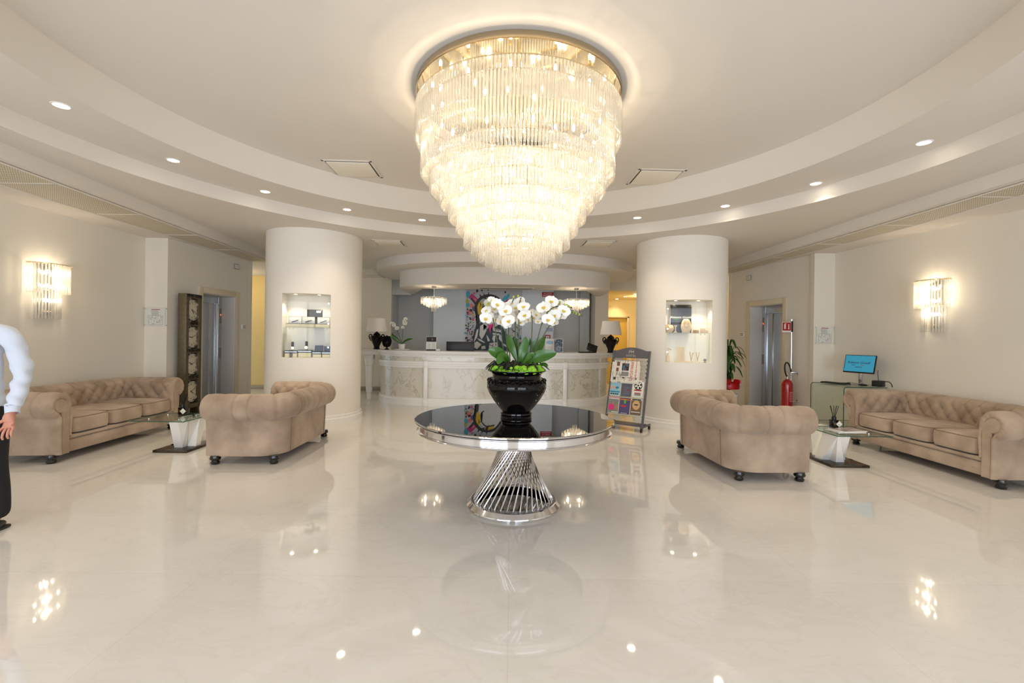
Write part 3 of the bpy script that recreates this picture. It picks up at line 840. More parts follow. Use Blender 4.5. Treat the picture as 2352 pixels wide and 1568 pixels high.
m = MB(); m.lathe([(0, .02), (.31, .02)], 48, cap=False); m.build('base_plate', M_smoke, t, smooth=False)
m = MB(); m.lathe([(.0, .655), (.19, .655), (.19, .668), (0, .668)], 48, cap=False); m.build('top_plate', M_chrome, t)

# ------------------------------------------------------------------ orchids in a black vase
VX, VY, VZ = .045, 3.9, .752
o = thing('potted_orchids', 'white orchids with green moss in a glossy black urn on the round table', 'potted plant', (VX, VY, VZ))
m = MB(); m.lathe([(0, 0), (.128, 0), (.134, .008), (.134, .018), (.122, .024), (.134, .03), (.132, .042), (.118, .05), (.15, .085), (.20, .15), (.24, .215), (.255, .255), (.253, .285), (.235, .315), (.215, .333), (.206, .35), (.21, .37), (.232, .388), (.25, .396), (.25, .402), (.235, .402), (.2, .385), (.19, .34), (0, .33)], 72, cap=False)
m.build('urn', M_black, o, sharp=50)
m = MB()
for i in range(44):
    a = 2 * PI * i / 44; r = .24
    m.ball((r * math.cos(a), r * math.sin(a), .312 + .008 * (i % 2)), (.017, .017, .014), 8)
    m.ball((.245 * math.cos(a + .07), .245 * math.sin(a + .07), .292 - .014 * (i % 3)), (.011, .011, .011), 7)
m.build('relief_band', M_black, o)
m = MB(); r = random.Random(3)
for i in range(170):
    a = r.uniform(0, 2 * PI); q = .222 * math.sqrt(r.uniform(.3, 1)); s = r.uniform(.012, .026) * (1 if -1.9 < (a - 2 * PI if a > PI else a) < 1 else .75)
    m.ball((q * math.cos(a), q * math.sin(a), .395 + r.uniform(-.01, .022) * (1.2 - q / .25)), (s, s, s * .8), 7)
for i in range(110):
    a = -PI / 2 + (r.uniform(-.25, 1.25) if i < 80 else r.uniform(-1.6, -.9)); q = r.uniform(.14, .225); s = r.uniform(.012, .027)
    m.ball((q * math.cos(a), q * math.sin(a), .405 + r.uniform(-.01, .03)), (s, s, s * .8), 7)
tag(m.build('moss', M_moss, o), 'bright green moss')
m = MB()
for i in range(46):
    a = r.uniform(0, 2 * PI); q = r.uniform(.02, .17); b2 = a + r.uniform(-1, 1)
    p0 = Vector((q * math.cos(a), q * math.sin(a), .385)); l = r.uniform(.06, .13)
    m.tube([p0, p0 + Vector((.4 * l * math.cos(b2), .4 * l * math.sin(b2), .09)), p0 + Vector((l * math.cos(b2), l * math.sin(b2), .045)), p0 + Vector((1.25 * l * math.cos(b2), 1.25 * l * math.sin(b2), .02))], [.006, .008, .006, .003], 6)
for i in range(26):
    a = r.uniform(0, 2 * PI); q = .16 * math.sqrt(r.random()); m.ball((q * math.cos(a), q * math.sin(a), .42 + r.uniform(0, .03)), r.uniform(.02, .04), 7)
m.build('roots', M_bark, o)
def leaf(pts, w, mat=M_leaf, parent=o, fold=.25, name='leaf', n=14, sidev=None):
    """strap leaf along a bent centre line"""
    P = [Vector(p) for p in pts]; k = len(P) - 1; rows = []
    for i in range(n + 1):
        f = i / n * k; j = min(int(f), k - 1); f -= j
        p_ = [P[max(j - 1, 0)], P[j], P[j + 1], P[min(j + 2, k)]]
        c = .5 * (2 * p_[1] + (p_[2] - p_[0]) * f + (2 * p_[0] - 5 * p_[1] + 4 * p_[2] - p_[3]) * f * f + (3 * p_[1] - p_[0] - 3 * p_[2] + p_[3]) * f ** 3)
        rows.append(c)
    up = Vector((0, 0, 1)); L = []
    for i, c in enumerate(rows):
        d = (rows[min(i + 1, n)] - rows[max(i - 1, 0)]).normalized()
        s_ = d.cross(sidev or Vector((0, -1, .25))); 
        if s_.length < .1: s_ = d.cross(Vector((1, 0, 0)))
        s_.normalize(); nn = s_.cross(d)
        f = i / n; ww = w * .84 * (math.sin(PI * min(1, f * .93 + .06)) ** .8) * (.6 + .4 * min(1, f * 2.0)) if f < 1 else .002
        L.append([c - s_ * ww + nn * fold * ww, c - s_ * ww * .5 + nn * fold * ww * .35, c, c + s_ * ww * .5 + nn * fold * ww * .35, c + s_ * ww + nn * fold * ww])
    mm = MB(); mm.grid(L); off = [[p - (L[i][2] - L[i][2]) + Vector((0, .003, -.002)) for p in row] for i, row in enumerate(L)]
    mm.grid(off); return mm.build(name, mat, parent, sharp=80)
def Z(zx, zy, dy=0):
    """design sheet of the bouquet: sheet units -> metres in the urn's frame"""
    return ((zx - 687) * .000771, dy, .402 - (zy - 935) * .000771)
leaf([Z(600, 860, -.02), Z(520, 770, -.06), Z(440, 735, -.09), Z(372, 712, -.1)], .058)
leaf([Z(590, 860, -.05), Z(560, 790, -.10), Z(510, 800, -.14), Z(480, 862, -.16)], .05, fold=.1)
leaf([Z(690, 850, .0), Z(640, 720, .0), Z(600, 610, .02), Z(592, 535, .03)], .04)
leaf([Z(700, 850, .03), Z(680, 740, .05), Z(665, 640, .07), Z(650, 560, .08)], .045)
leaf([Z(715, 870, -.05), Z(740, 760, -.07), Z(770, 650, -.06), Z(778, 562, -.05)], .045)
leaf([Z(720, 870, .02), Z(770, 760, .03), Z(810, 660, .04), Z(832, 575, .04)], .03)
leaf([Z(740, 850, .0), Z(850, 740, .02), Z(930, 640, .04), Z(990, 552, .05)], .068)
leaf([Z(730, 870, -.06), Z(860, 800, -.10), Z(1000, 760, -.11), Z(1112, 735, -.1)], .062)
leaf([Z(740, 880, -.09), Z(800, 790, -.12), Z(850, 755, -.14), Z(865, 772, -.15)], .028)
leaf([Z(900, 900, -.05), Z(960, 860, -.10), Z(1000, 870, -.14), Z(1008, 885, -.16)], .02)
def bez(pts, n=16):
    P = [Vector(p) for p in pts]; out = []
    for i in range(n + 1):
        q = list(P); u = i / n
        while len(q) > 1: q = [a + (b - a) * u for a, b in zip(q, q[1:])]
        out.append(q[0])
    return out
stems = [[(500, 820, 0), (440, 480, 0), (420, 330, .02), (380, 230, 0), (300, 225, -.02)], [(560, 820, -.02), (470, 470, -.02), (530, 260, 0), (480, 230, -.02), (420, 240, 0)],
         [(590, 830, .03), (545, 520, .03), (540, 330, .03), (600, 250, .02), (640, 150, 0)], [(610, 830, .06), (590, 560, .06), (570, 420, .06), (600, 330, .04), (660, 260, .02)],
         [(705, 850, -.06), (698, 500, -.07), (698, 300, -.07), (700, 190, -.06), (720, 140, -.03)], [(665, 840, .05), (665, 540, .05), (670, 400, .05), (640, 200, .04), (690, 120, .03)],
         [(830, 840, .02), (850, 600, .02), (860, 360, .02), (850, 310, .0), (830, 280, 0)], [(850, 860, -.03), (920, 560, -.04), (950, 380, -.04), (985, 260, -.04), (1060, 180, -.03), (1280, 235, -.03)],
         [(820, 860, -.02), (930, 620, -.03), (1060, 400, -.04), (1090, 280, -.05), (1230, 250, -.05), (1395, 322, -.04)]]
for s_ in stems:
    m = MB(); m.tube(bez([Z(*p) for p in s_], 20), .0042, 6)
    e = bez([Z(*p) for p in s_], 20)
    for q in e[::4]: m.ball(q, (.006, .006, .009), 6)
    m.build('stem', M_stem, o)
pet = MB()
def petal(ang, ln, wd, cup, z0=0):
    rows = []
    for i in range(7):
        f = i / 6; w = wd * math.sin(PI * (.08 + .9 * f)) ** .7 if f < 1 else wd * .15; row = []
        for j in range(5):
            u = -1 + j / 2; x, y = u * w, f * ln
            d = -cup * (f ** 2) * ln - .12 * u * u * w
            ca, sa = math.cos(ang), math.sin(ang)
            row.append((x * ca - y * sa, -z0 - .004 + d * -.6, x * sa + y * ca))
        rows.append(row)
    pet.grid(rows)
for an, ln, wd, z0 in ((0, .05, .022, 0), (R(125), .048, .021, 0), (R(-125), .048, .021, 0), (R(78), .056, .038, .004), (R(-78), .056, .038, .004)): petal(an, ln, wd, -.25, z0)
petal_me = pet.data('flower', M_petal, sharp=80)
lp = MB(); lp.ball((0, -.016, -.006), (.008, .012, .009), 8); lp.ball((-.008, -.014, -.002), (.007, .005, .009), 6); lp.ball((.008, -.014, -.002), (.007, .005, .009), 6); lp.ball((0, -.022, -.014), (.005, .005, .006), 6)
lip_me = lp.data('lip', M_lip)
F = [(470, 230, 1.1), (555, 295, 1.1), (590, 400, 1.1), (355, 380, 1.1), (445, 375, .95), (750, 255, 1.05), (760, 345, 1.1), (625, 200, .95), (720, 165, .8), (720, 400, .8), (965, 258, 1.2), (1045, 188, 1.1), (1080, 335, 1.15), (1180, 285, 1.1), (1010, 385, 1.1), (885, 325, .9), (840, 300, .75), (920, 395, .6), (1140, 195, .8), (345, 285, .9), (345, 190, .8), (505, 410, .9), (580, 440, .75), (645, 300, 1), (660, 250, .9), (400, 170, .8), (1105, 400, .8), (690, 330, .9), (800, 370, .8), (1000, 300, .9), (1150, 330, .9), (610, 330, .9), (530, 340, .8), (700, 230, .8), (400, 300, .85), (650, 375, .85), (430, 180, .85), (660, 180, .8), (560, 230, .8), (860, 350, .8), (910, 290, .75), (980, 330, .85), (1110, 250, .9), (420, 260, .85), (740, 300, .8), (1060, 260, .8), (370, 330, .8), (1195, 330, .7)]
r = random.Random(11)
for i, (zx, zy, s_) in enumerate(F):
    dy = -.10 - .05 * s_ + r.uniform(-.03, .03) if s_ > 1 else r.uniform(-.04, .08)
    f = inst(petal_me, 'flower', o, Z(zx, zy, dy), (r.uniform(-.5, .15), r.uniform(-.5, .5), r.uniform(-.7, .7) * (1 if s_ <= 1 else .5)), (s_ * .95,) * 3)
    inst(lip_me, 'lip', f)
M_bud = pbr('orchid_bud', lin(176, 192, 70), .5); m = MB(); m.ball((0, 0, 0), (.009, .009, .012), 8); bud_me = m.data('bud', M_bud)
for zx, zy in ((1200, 210), (1225, 212), (1250, 222), (1270, 290), (1300, 292), (1330, 300), (1365, 312), (370, 200), (350, 225), (640, 130), (690, 118), (1150, 180)):
    inst(bud_me, 'bud', o, Z(zx, zy, -.04))
# ------------------------------------------------------------------ reception desk
DK = thing('reception_desk', 'long curved white reception desk with veined marble panels', 'reception desk', (-.33, 9.6, 0), R(3))
def desk_line(off, part):
    """plan line of the front; part 0 left wing, 1 centre, 2 right wing; off grows toward the room"""
    if part == 1: return [(x, -off - .05 - .05 * (1 - (x / 1.45) ** 2)) for x in [-1.45 + 2.9 * i / 24 for i in range(25)]]
    pts = []
    for i in range(25):
        a = PI / 2 * i / 24; rx, ry = 1.2 + off, 1.05 + off
        pts.append((1.42 + rx * math.sin(a) - (0 if i else 0), 1.05 - ry * math.cos(a)))
    pts = [(x, y) for x, y in pts]
    if part == 2: return pts
    return [(-x, y) for x, y in reversed(pts)]
def moulding(name, prof, mat, parts=(0, 1, 2), parent=DK, depth=.12):
    mb = MB()
    for p in parts:
        rows = [[(x, y, z) for x, y in desk_line(o, p)] for o, z in prof]
        mb.grid(rows)
        ends = [0, -1]
        for e in ends:
            loop = [(r[e][0], r[e][1], r[e][2]) for r in rows]; back = [(l[0], l[1] + depth, l[2]) if p == 1 else (l[0] * .97, l[1] + .03, l[2]) for l in loop]
            mb.grid([loop, back])
    return mb.build(name, mat, parent, sharp=30)
moulding('plinth', [(.035, 0), (.035, .125), (.028, .135), (.028, .155), (.0, .165)], M_white)
moulding('marble_panel', [(0, .165), (0, .79)], M_marble)
moulding('lower_moulding', [(0, .785), (.025, .79), (.025, .83), (.04, .835), (.04, .875), (.058, .88), (.058, .925), (.0, .93)], M_white)
moulding('marble_frieze', [(.008, .93), (.008, 1.02)], M_marble)
moulding('cornice', [(.0, 1.015), (.03, 1.02), (.03, 1.045), (.05, 1.05), (.055, 1.08), (.09, 1.088), (.095, 1.118), (.0, 1.12)], M_white)
mb = MB()
fr_ = desk_line(.10, 0) + desk_line(.10, 1) + desk_line(.10, 2)
mb.prism(fr_ + [(2.35, .95), (1.5, .55), (-1.5, .55), (-2.35, .95)], 1.12, 1.138)
mb.build('worktop', M_white, DK, smooth=False)
mb = MB(); mb.prism([(x, y) for x, y in desk_line(-.01, 0) + desk_line(-.01, 1) + desk_line(-.01, 2)] + [(2.4, .8), (1.5, .1), (-1.5, .1), (-2.4, .8)], .02, 1.12)
mb.build('carcass', M_white, DK, smooth=False)
for x in (-1.455, 1.455):
    m = MB(); m.box((x, -.06, .47), (.085, .09, .94), .006); m.box((x, -.07, .06), (.1, .1, .12), .006); m.box((x, -.07, .86), (.1, .1, .1), .006); m.build('pilaster', M_white, DK)
def tapered_post(x, y, parent):
    m = MB(); m.lathe([(.05, 0), (.05, .14), (.066, .15), (.07, .16), (.088, .74), (.088, .76), (.10, .77), (.105, .85), (.115, .9), (.115, .93)], 28)
    m.box((x * 0, 0, .975), (.2, .2, .09), .006); me = m.data('post', M_white)
    return inst(me, 'post', parent, (x, y, 0))
for sx in (-1, 1): tapered_post(2.88 * sx, .98, DK)
for sx in (-1, 1):
    m = MB(); m.box((2.82 * sx, 1.12, 1.07), (.46, .7, .1), .008); m.box((2.84 * sx, 1.1, 1.13), (.56, .76, .018), .004); m.build('end_top', M_white, DK)

# lamps on the desk ends
def table_lamp(x, y, z, label):
    t = thing('table_lamp', label, 'lamp', (x, y, z), 0, 'urn table lamps')
    m = MB(); m.lathe([(0, 0), (.075, 0), (.078, .012), (.062, .03), (.068, .08), (.10, .15), (.145, .23), (.155, .27), (.14, .30), (.10, .315), (.085, .32), (.08, .34), (.05, .375), (.02, .395), (.012, .41), (0, .412)], 40, cap=False)
    m.build('urn', M_black, t)
    for s in (-1, 1):
        h = MB(); h.tube(bez([(s * .13, 0, .22), (s * .2, 0, .24), (s * .2, 0, .36), (s * .12, 0, .36), (s * .11, 0, .31)], 16), .012, 8)
        for a in range(4): h.ball((s * (.15 + .01 * a), 0, .2 + .03 * a), .013, 8)
        h.build('handle', M_black, t)
    MB().cyl((0, 0, .40), (0, 0, .47), .008, 10).build('stem', M_chrome, t)
    m = MB(); m.lathe([(.245, .405), (.215, .555), (.19, .71)], 48, cap=False); m.lathe([(.243, .405), (.213, .555), (.188, .71)], 48, cap=False)
    m.build('lamp_shade', pbr('lamp_shade_fabric', lin(250, 244, 236), .8), t)
table_lamp(-3.12, 10.5, 1.139, 'black urn table lamp with white shade on the left end of the desk')
table_lamp(2.23, 10.28, 1.139, 'black urn table lamp with white shade on the right end of the desk')

# things on the desk
t = thing('pine_cone_ornament', 'black ceramic pine cone ornament beside the left table lamp', 'ornament', (-2.82, 10.26, 1.139))
m = MB(); m.lathe([(0, 0), (.055, 0), (.055, .012), (.02, .03), (.018, .05), (.04, .065)], 24, cap=False); m.build('foot', M_black, t)
m = MB(); m.lathe([(.03, .06), (.075, .10), (.09, .15), (.075, .22), (.04, .29), (0, .33)], 24, cap=False)
for j in range(9):
    z = .08 + j * .026; rr = .092 * math.sin(PI * min(1, (z - .02) / .34)) ** .7
    for i in range(14):
        a = 2 * PI * (i + .5 * (j % 2)) / 14; m.ball((rr * math.cos(a), rr * math.sin(a), z), (.017, .017, .019), 6)
m.build('cone', M_black, t)
t = thing('small_orchid', 'small white orchid in a pale pot beside the pine cone ornament', 'potted plant', (-2.52, 10.42, 1.139))
m = MB(); m.lathe([(0, 0), (.06, 0), (.085, .13), (.08, .13), (.0, .12)], 24, cap=False); m.build('pot', M_white, t)
m = MB(); m.box((.03, -.02, .008), (.32, .2, .016), .004); m.build('tray', M_white, t)
for q in ([(0, 0, .12), (-.06, 0, .3), (-.1, 0, .5), (-.22, -.02, .62)], [(0, 0, .12), (.02, 0, .3), (-.01, 0, .5), (.1, -.02, .66)]):
    m = MB(); m.tube(bez(q, 12), .005, 6); m.build('stem', M_stem, t)
leaf([(0, 0, .13), (-.1, -.03, .22), (-.2, -.04, .30), (-.22, -.04, .38)], .055, parent=t)
leaf([(0, 0, .13), (.08, -.03, .2), (.17, -.04, .24), (.26, -.04, .25)], .03, parent=t)
r = random.Random(5)
for i in range(13):
    u = r.random(); x, z = (-.1 - .14 * u, .5 + .16 * u + r.uniform(-.05, .05)) if i % 2 else (-.01 + .1 * u, .45 + .22 * u + r.uniform(-.05, .05))
    f = inst(petal_me, 'flower', t, (x, r.uniform(-.05, .0), z), (r.uniform(-.4, .3), 0, r.uniform(-.8, .8)), (.85,) * 3); inst(lip_me, 'lip', f)

def photo_mat(name, top, mid, low, scale=9):
    """printed picture: cloudy blend of its three main colours"""
    m, nt, out = nodes(name); L = nt.links.new
    p = nt.nodes.new('ShaderNodeBsdfPrincipled'); L(p.outputs[0], out.inputs[0]); p.inputs['Roughness'].default_value = .25
    tc = nt.nodes.new('ShaderNodeTexCoord'); n = nt.nodes.new('ShaderNodeTexNoise'); n.inputs['Scale'].default_value = scale; n.inputs['Detail'].default_value = 2
    L(tc.outputs['Object'], n.inputs['Vector']); cr = nt.nodes.new('ShaderNodeValToRGB'); e = cr.color_ramp.elements
    e[0].position = .38; e[0].color = top; e[1].position = .62; e[1].color = low; k = e.new(.5); k.color = mid
    L(n.outputs[0], cr.inputs[0]); L(cr.outputs[0], p.inputs['Base Color']); return m

def stand_sheet(name, label, x, y, rz, w, h, fn, z=1.139):
    t = thing(name, label, 'leaflet', (x, y, z), rz)
    M = Matrix.Rotation(R(-8), 4, 'X')
    m = MB(); m.box((0, 0, h / 2), (w, .004, h), 0, M=M); m.box((0, .02, .004), (w, .06, .008)); m.build('holder', M_glass, t, smooth=False)
    m = MB(); mats = fn(m, M, w, h); m.build('sheet', mats, t, smooth=False)
    return t
def sheet_a(m, M, w, h):
    m.box((0, -.004, h / 2), (w * .98, .002, h * .98), mi=0, M=M); m.box((0, -.0055, h * .80), (w * .94, .001, h * .34), mi=1, M=M); m.ball((.02, -.005, h * .80), (.018, .002, .03), 10, mi=2, M=M)
    m.box((0, -.0055, h * .06), (w * .94, .001, h * .09), mi=1, M=M)
    for i in range(7):
        for s in (-1, 1): m.box((s * w * .22, -.0055, h * (.55 - i * .06)), (w * .3, .001, .003), mi=3, M=M)
    return [M_paper, M_dark, pbr('print_skin', lin(150, 96, 78), .5), M_cityp]
stand_sheet('leaflet_stand', 'upright menu card with dark photo header on the left half of the desk', -1.735, 9.78, R(4), .22, .31, sheet_a)
def sheet_b(m, M, w, h):
    m.box((0, -.004, h / 2), (w * .98, .002, h * .98), mi=0, M=M); m.ball((.0, -.005, h * .72), (w * .4, .001, h * .14), 12, mi=1, M=M)
    for i in range(5): m.box((0, -.0055, h * (.4 - .06 * i)), (w * .6, .001, .003), mi=2, M=M)
    return [M_paper, pbr('print_pale_blue', lin(150, 190, 214), .5), M_cityp]
stand_sheet('leaflet_stand', 'white leaflet with pale blue photo behind the orchid leaves on the desk', .83, 9.98, R(-2), .2, .30, sheet_b)
def sheet_c(m, M, w, h):
    m.box((0, -.004, h / 2), (w * .98, .002, h * .98), mi=0, M=M); m.box((0, -.0055, h / 2), (w * .9, .001, h * .94), mi=1, M=M)
    for i in range(6): m.box((.012 * (i % 3 - 1), -.007, h * (.1 + .07 * i)), (w * (.6 - .1 * (i % 2)), .001, .004), mi=2, M=M)
    m.box((-.02, -.007, h * .62), (.07, .001, .004), mi=2, M=M @ Matrix.Rotation(.0, 4, 'Y'))
    return [M_paper, photo_mat('print_city_blue', lin(28, 40, 58), lin(58, 80, 108), lin(128, 150, 172), 24), M_paper]
stand_sheet('leaflet_stand', 'dark blue leaflet with city photo on the right half of the desk', 1.0, 9.78, R(-3), .2, .30, sheet_c)
def card_box(x, y, label):
    t = thing('card_holder', label, 'card holder', (x, y, 1.139)); MB().box((0, 0, .022), (.085, .05, .044), .004).build('cards', M_paper, t); MB().box((0, -.028, .012), (.09, .004, .024)).build('holder', M_glass, t, smooth=False)
card_box(-1.58, 9.74, 'small white card holder beside the menu card on the desk'); card_box(.87, 9.70, 'small pink-white card holder in front of the dark blue leaflet')

def desk_monitor(x, y, rz, w, h, zb, label):
    t = thing('monitor', label, 'monitor', (x, y, 1.0 * 0), rz)
    m = MB(); m.box((0, .012, zb + h / 2), (w, .024, h), .005); m.box((0, .03, zb + h / 2 - .01), (w * .7, .03, h * .6), .01); m.build('back_shell', M_blackm, t)
    m = MB(); m.cyl((0, .03, .76), (0, .03, zb + .1), .018, 12); m.box((0, .04, .758), (.22, .16, .012), .005); m.build('stand', M_blackm, t)
    MB().box((0, .026, zb + h / 2), (w - .03, .002, h - .03)).build('screen', M_dark, t, smooth=False)
    return t
def staff_desk(x, y, label):
    t = thing('inner_worktop', label, 'worktop', (x, y, 0), R(3)); MB().box((0, 0, .735), (3.6, .5, .03), .005).build('board', M_white, t)
    for sx in (-1.7, 1.7): MB().box((sx, 0, .36), (.04, .46, .72), .004).build('side_panel', M_white, t)
staff_desk(-.36, 10.45, 'low white staff worktop behind the reception desk')
desk_monitor(-1.18, 10.42, R(3), .64, .36, .98, 'black monitor seen from behind on the left of the staff worktop')
desk_monitor(.30, 10.5, R(3), .5, .36, .98, 'black monitor seen from behind, mostly hidden by the orchids')
t = thing('laptop', 'black card terminal with raised screen on the right of the desk', 'terminal', (1.72, 9.95, 1.139), R(12))
MB().box((-.08, 0, .012), (.36, .16, .024), .004).build('base', M_blackm, t)
m = MB(); m.box((0, 0, .08), (.24, .014, .16), .004, M=at(.03, .02, .036) @ Matrix.Rotation(R(18), 4, 'Y') @ Matrix.Rotation(R(-14), 4, 'X')); m.build('screen', M_blackm, t)

# ------------------------------------------------------------------ wall behind the desk
t = thing('fire_alarm_sign', 'red fire alarm sign with white Italian lettering on the pale blue panel', 'sign', (.95, 12.29, 2.63))
MB().box((0, 0, 0), (.31, .012, .125), .003).build('board', M_red, t)
m = MB(); m.mesh(text_mesh('ALLARME', .052, .001, spacing=1.05), M=at(0, -.0075, .024) @ FRONT); m.mesh(text_mesh('INCENDIO', .052, .001, spacing=1.05), M=at(0, -.0075, -.03) @ FRONT); m.build('lettering', M_paper, t, smooth=False)
t = thing('wall_display', 'small dark blue wall display above the red call point', 'display', (1.01, 12.29, 1.68)); MB().box((0, 0, 0), (.22, .02, .14), .005).build('housing', M_paper, t); MB().box((0, -.012, 0), (.17, .004, .095)).build('screen', pbr('screen_blue', lin(58, 74, 110), .2), t)
t = thing('call_point', 'red framed fire call point below the small wall display', 'alarm button', (.96, 12.29, 1.47)); MB().box((0, 0, 0), (.15, .03, .14), .006).build('housing', M_red, t); MB().box((0, -.017, 0), (.09, .004, .085), .002).build('plate', M_paper, t); MB().lathe([(0, -.022), (.012, -.02), (.012, 0)], 14, M=Matrix.Rotation(PI / 2, 4, 'X') @ Matrix.Identity(4)).build('button', M_dark, t, loc=(0, -.02, 0))
t = thing('dome_camera', 'small black dome camera on the wall above the mural', 'camera', (-.2, 12.285, 2.675)); MB().ball((0, 0, 0), (.03, .02, .03), 14).build('dome', M_blackm, t)

# mural: painted shapes on one thin panel
MU = thing('mural', 'tall colourful abstract graffiti mural with yellow loop and black strokes behind the desk', 'mural', (-.50, 12.28, 0))
mats = [pbr('mural_' + n, lin(*c), .55) for n, c in (('ground', (196, 194, 198)), ('cyan', (70, 176, 196)), ('magenta', (196, 56, 116)), ('salmon', (226, 128, 120)), ('yellow', (226, 184, 30)), ('ink', (46, 42, 40)), ('slate', (52, 68, 74)), ('white', (222, 220, 216)), ('pink', (240, 56, 150)), ('olive', (176, 176, 66)), ('violet', (120, 84, 140)))]
GR, CY_, MA, SA, YE, INK, SL, WH, PK, OL, VI = range(11)
m = MB(); kx = .001649
def MP(zx, zy): return ((zx - 965) * kx, 2.769 - (zy - 165) * kx)
layer = [0]
def shape(pts, mi):
    layer[0] += 1; y = -.006 - .00012 * layer[0]
    q = [MP(*p) for p in pts]; n = len(q); vs = [(x, y, z) for x, z in q]
    bmm = bmesh.new(); vv = [bmm.verts.new(v) for v in vs]
    try: bmm.faces.new(vv)
    except ValueError: pass
    bmesh.ops.triangulate(bmm, faces=bmm.faces); m.bm(bmm, mi)
def blob(x, y, rx, ry, mi, rot=0, n=14, wob=.15, rs=random.Random(2)):
    shape([(x + (rx * math.cos(a) * math.cos(rot) - ry * math.sin(a) * math.sin(rot)) * (1 + rs.uniform(-wob, wob)), y + (rx * math.cos(a) * math.sin(rot) + ry * math.sin(a) * math.cos(rot)) * (1 + rs.uniform(-wob, wob))) for a in [2 * PI * i / n for i in range(n)]], mi)
def stroke(pts, w, mi):
    c = [Vector((*p[:2], 0)) for p in pts]
    if len(c) > 2:
        e = [c[0]] + c + [c[-1]]; c = []
        for p0, p1, p2, p3 in zip(e, e[1:], e[2:], e[3:]):
            for k in range(6):
                f = k / 6; c.append(.5 * (2 * p1 + (p2 - p0) * f + (2 * p0 - 5 * p1 + 4 * p2 - p3) * f * f + (3 * p1 - p0 - 3 * p2 + p3) * f ** 3))
        c.append(e[-1])
    c = [Vector((p[0], p[1])) for p in c]; L, Rr = [], []
    for i, p in enumerate(c):
        d = (c[min(i + 1, len(c) - 1)] - c[max(i - 1, 0)]).normalized(); nn = Vector((-d.y, d.x)); ww = w if not isinstance(w, tuple) else w[0] + (w[1] - w[0]) * i / (len(c) - 1)
        L.append(p + nn * ww / 2); Rr.append(p - nn * ww / 2)
    shape([tuple(p) for p in L + Rr[::-1]], mi)
def P3(*p): return [(*q, 0) for q in p]
m.box((0, 0, 1.9), (920 * kx, .012, 1.84), mi=GR)
for a in ((540, 270, 32, 62, CY_), (540, 440, 30, 40, CY_), (530, 380, 20, 40, OL), (600, 450, 40, 34, SA), (575, 560, 50, 44, SA), (640, 500, 34, 40, VI), (1185, 300, 26, 64, CY_, .5), (1130, 330, 22, 60, CY_, .5), (1160, 400, 34, 80, MA, .7), (1200, 460, 26, 26, OL)): blob(*a)
stroke(P3((575, 280), (640, 340), (690, 400)), 90, MA); stroke(P3((590, 330), (640, 390), (660, 420)), 30, INK); blob(640, 245, 14, 14, MA); stroke(P3((640, 330), (690, 380)), 24, SA)
blob(590, 525, 26, 22, INK); blob(535, 510, 14, 16, INK); blob(620, 600, 24, 16, YE)
r = random.Random(21)
for i in range(120):
    left = i < 80; x = r.uniform(512, 650) if left else r.uniform(1250, 1418); y = r.uniform(560, 1060) if left else r.uniform(750, 1090)
    if r.random() < .6: blob(x, y, r.uniform(8, 24), r.uniform(8, 22), r.choice([INK, SL, SL, INK, CY_, YE, OL, SA, PK, VI, WH]), r.uniform(0, 3))
    else: stroke(P3((x, y), (x + r.uniform(-40, 40), y + r.uniform(-40, 40))), r.uniform(6, 12), r.choice([INK, SL, WH, CY_]))
for x, y in ((640, 725), (590, 780), (680, 680)):
    blob(x, y, 32, 30, WH, .3, 6, .05); stroke(P3((x - 14, y - 10), (x + 14, y - 10)), 6, INK); stroke(P3((x - 10, y + 2), (x + 12, y + 2)), 6, INK); stroke(P3((x - 10, y - 12), (x - 10, y + 16)), 6, INK)
# slate mass with pale slashes
shape([(600, 1178), (640, 960), (700, 770), (800, 690), (980, 690), (1080, 760), (1180, 900), (1240, 1060), (1240, 1178)], SL)
blob(920, 560, 190, 250, WH, 0, 24, .03)
# yellow loop with dark outline
stroke(P3((640, 1000), (700, 780), (715, 640), (672, 520), (690, 400), (760, 320), (860, 285), (980, 300), (1060, 360), (1110, 440)), 46, INK)
shape([(704, 560), (692, 470), (716, 400), (760, 372), (790, 440), (778, 520), (740, 600), (715, 590)], YE)
shape([(836, 320), (900, 298), (975, 325), (1015, 380), (930, 372), (850, 372)], YE); stroke(P3((800, 420), (870, 360), (1000, 380)), 22, INK); stroke(P3((740, 400), (755, 430), (740, 470)), 8, INK); stroke(P3((790, 420), (780, 560), (830, 610)), 20, INK)
for a, b_, c in (((722, 252), (742, 330), (800, 330)), ((790, 228), (800, 330), (850, 345)), ((874, 216), (852, 330), (915, 390))): shape([a, b_, c], INK)
for a in ((690, 205, 20, 28), (766, 193, 14, 20), (868, 188, 9, 13)): blob(*a, INK)
stroke(P3((680, 225), (678, 260)), 4, INK); stroke(P3((768, 210), (770, 250)), 4, INK)
for q in ([(745, 780), (800, 745), (838, 770), (800, 850), (860, 790), (870, 810), (800, 960), (770, 1000), (735, 930)], [(690, 840), (720, 830), (700, 960), (650, 1040), (640, 1060)], [(640, 1060), (700, 1030), (770, 1080), (700, 1160), (612, 1110)], [(950, 800), (1080, 840), (1090, 880), (960, 860)], [(955, 890), (1060, 900), (1050, 930), (950, 915)], [(850, 920), (880, 960), (910, 1020), (870, 1030)],
          [(960, 930), (1000, 930), (985, 1060), (945, 990)], [(900, 1060), (1040, 1040), (1050, 1170), (890, 1170)], [(700, 980), (760, 1000), (820, 1040), (830, 1060), (730, 1020)], [(770, 1110), (830, 1100), (840, 1150), (770, 1160)], [(1060, 900), (1110, 960), (1100, 1040), (1050, 980)], [(1130, 1060), (1200, 1100), (1190, 1130), (1120, 1085)]): shape(q, WH)
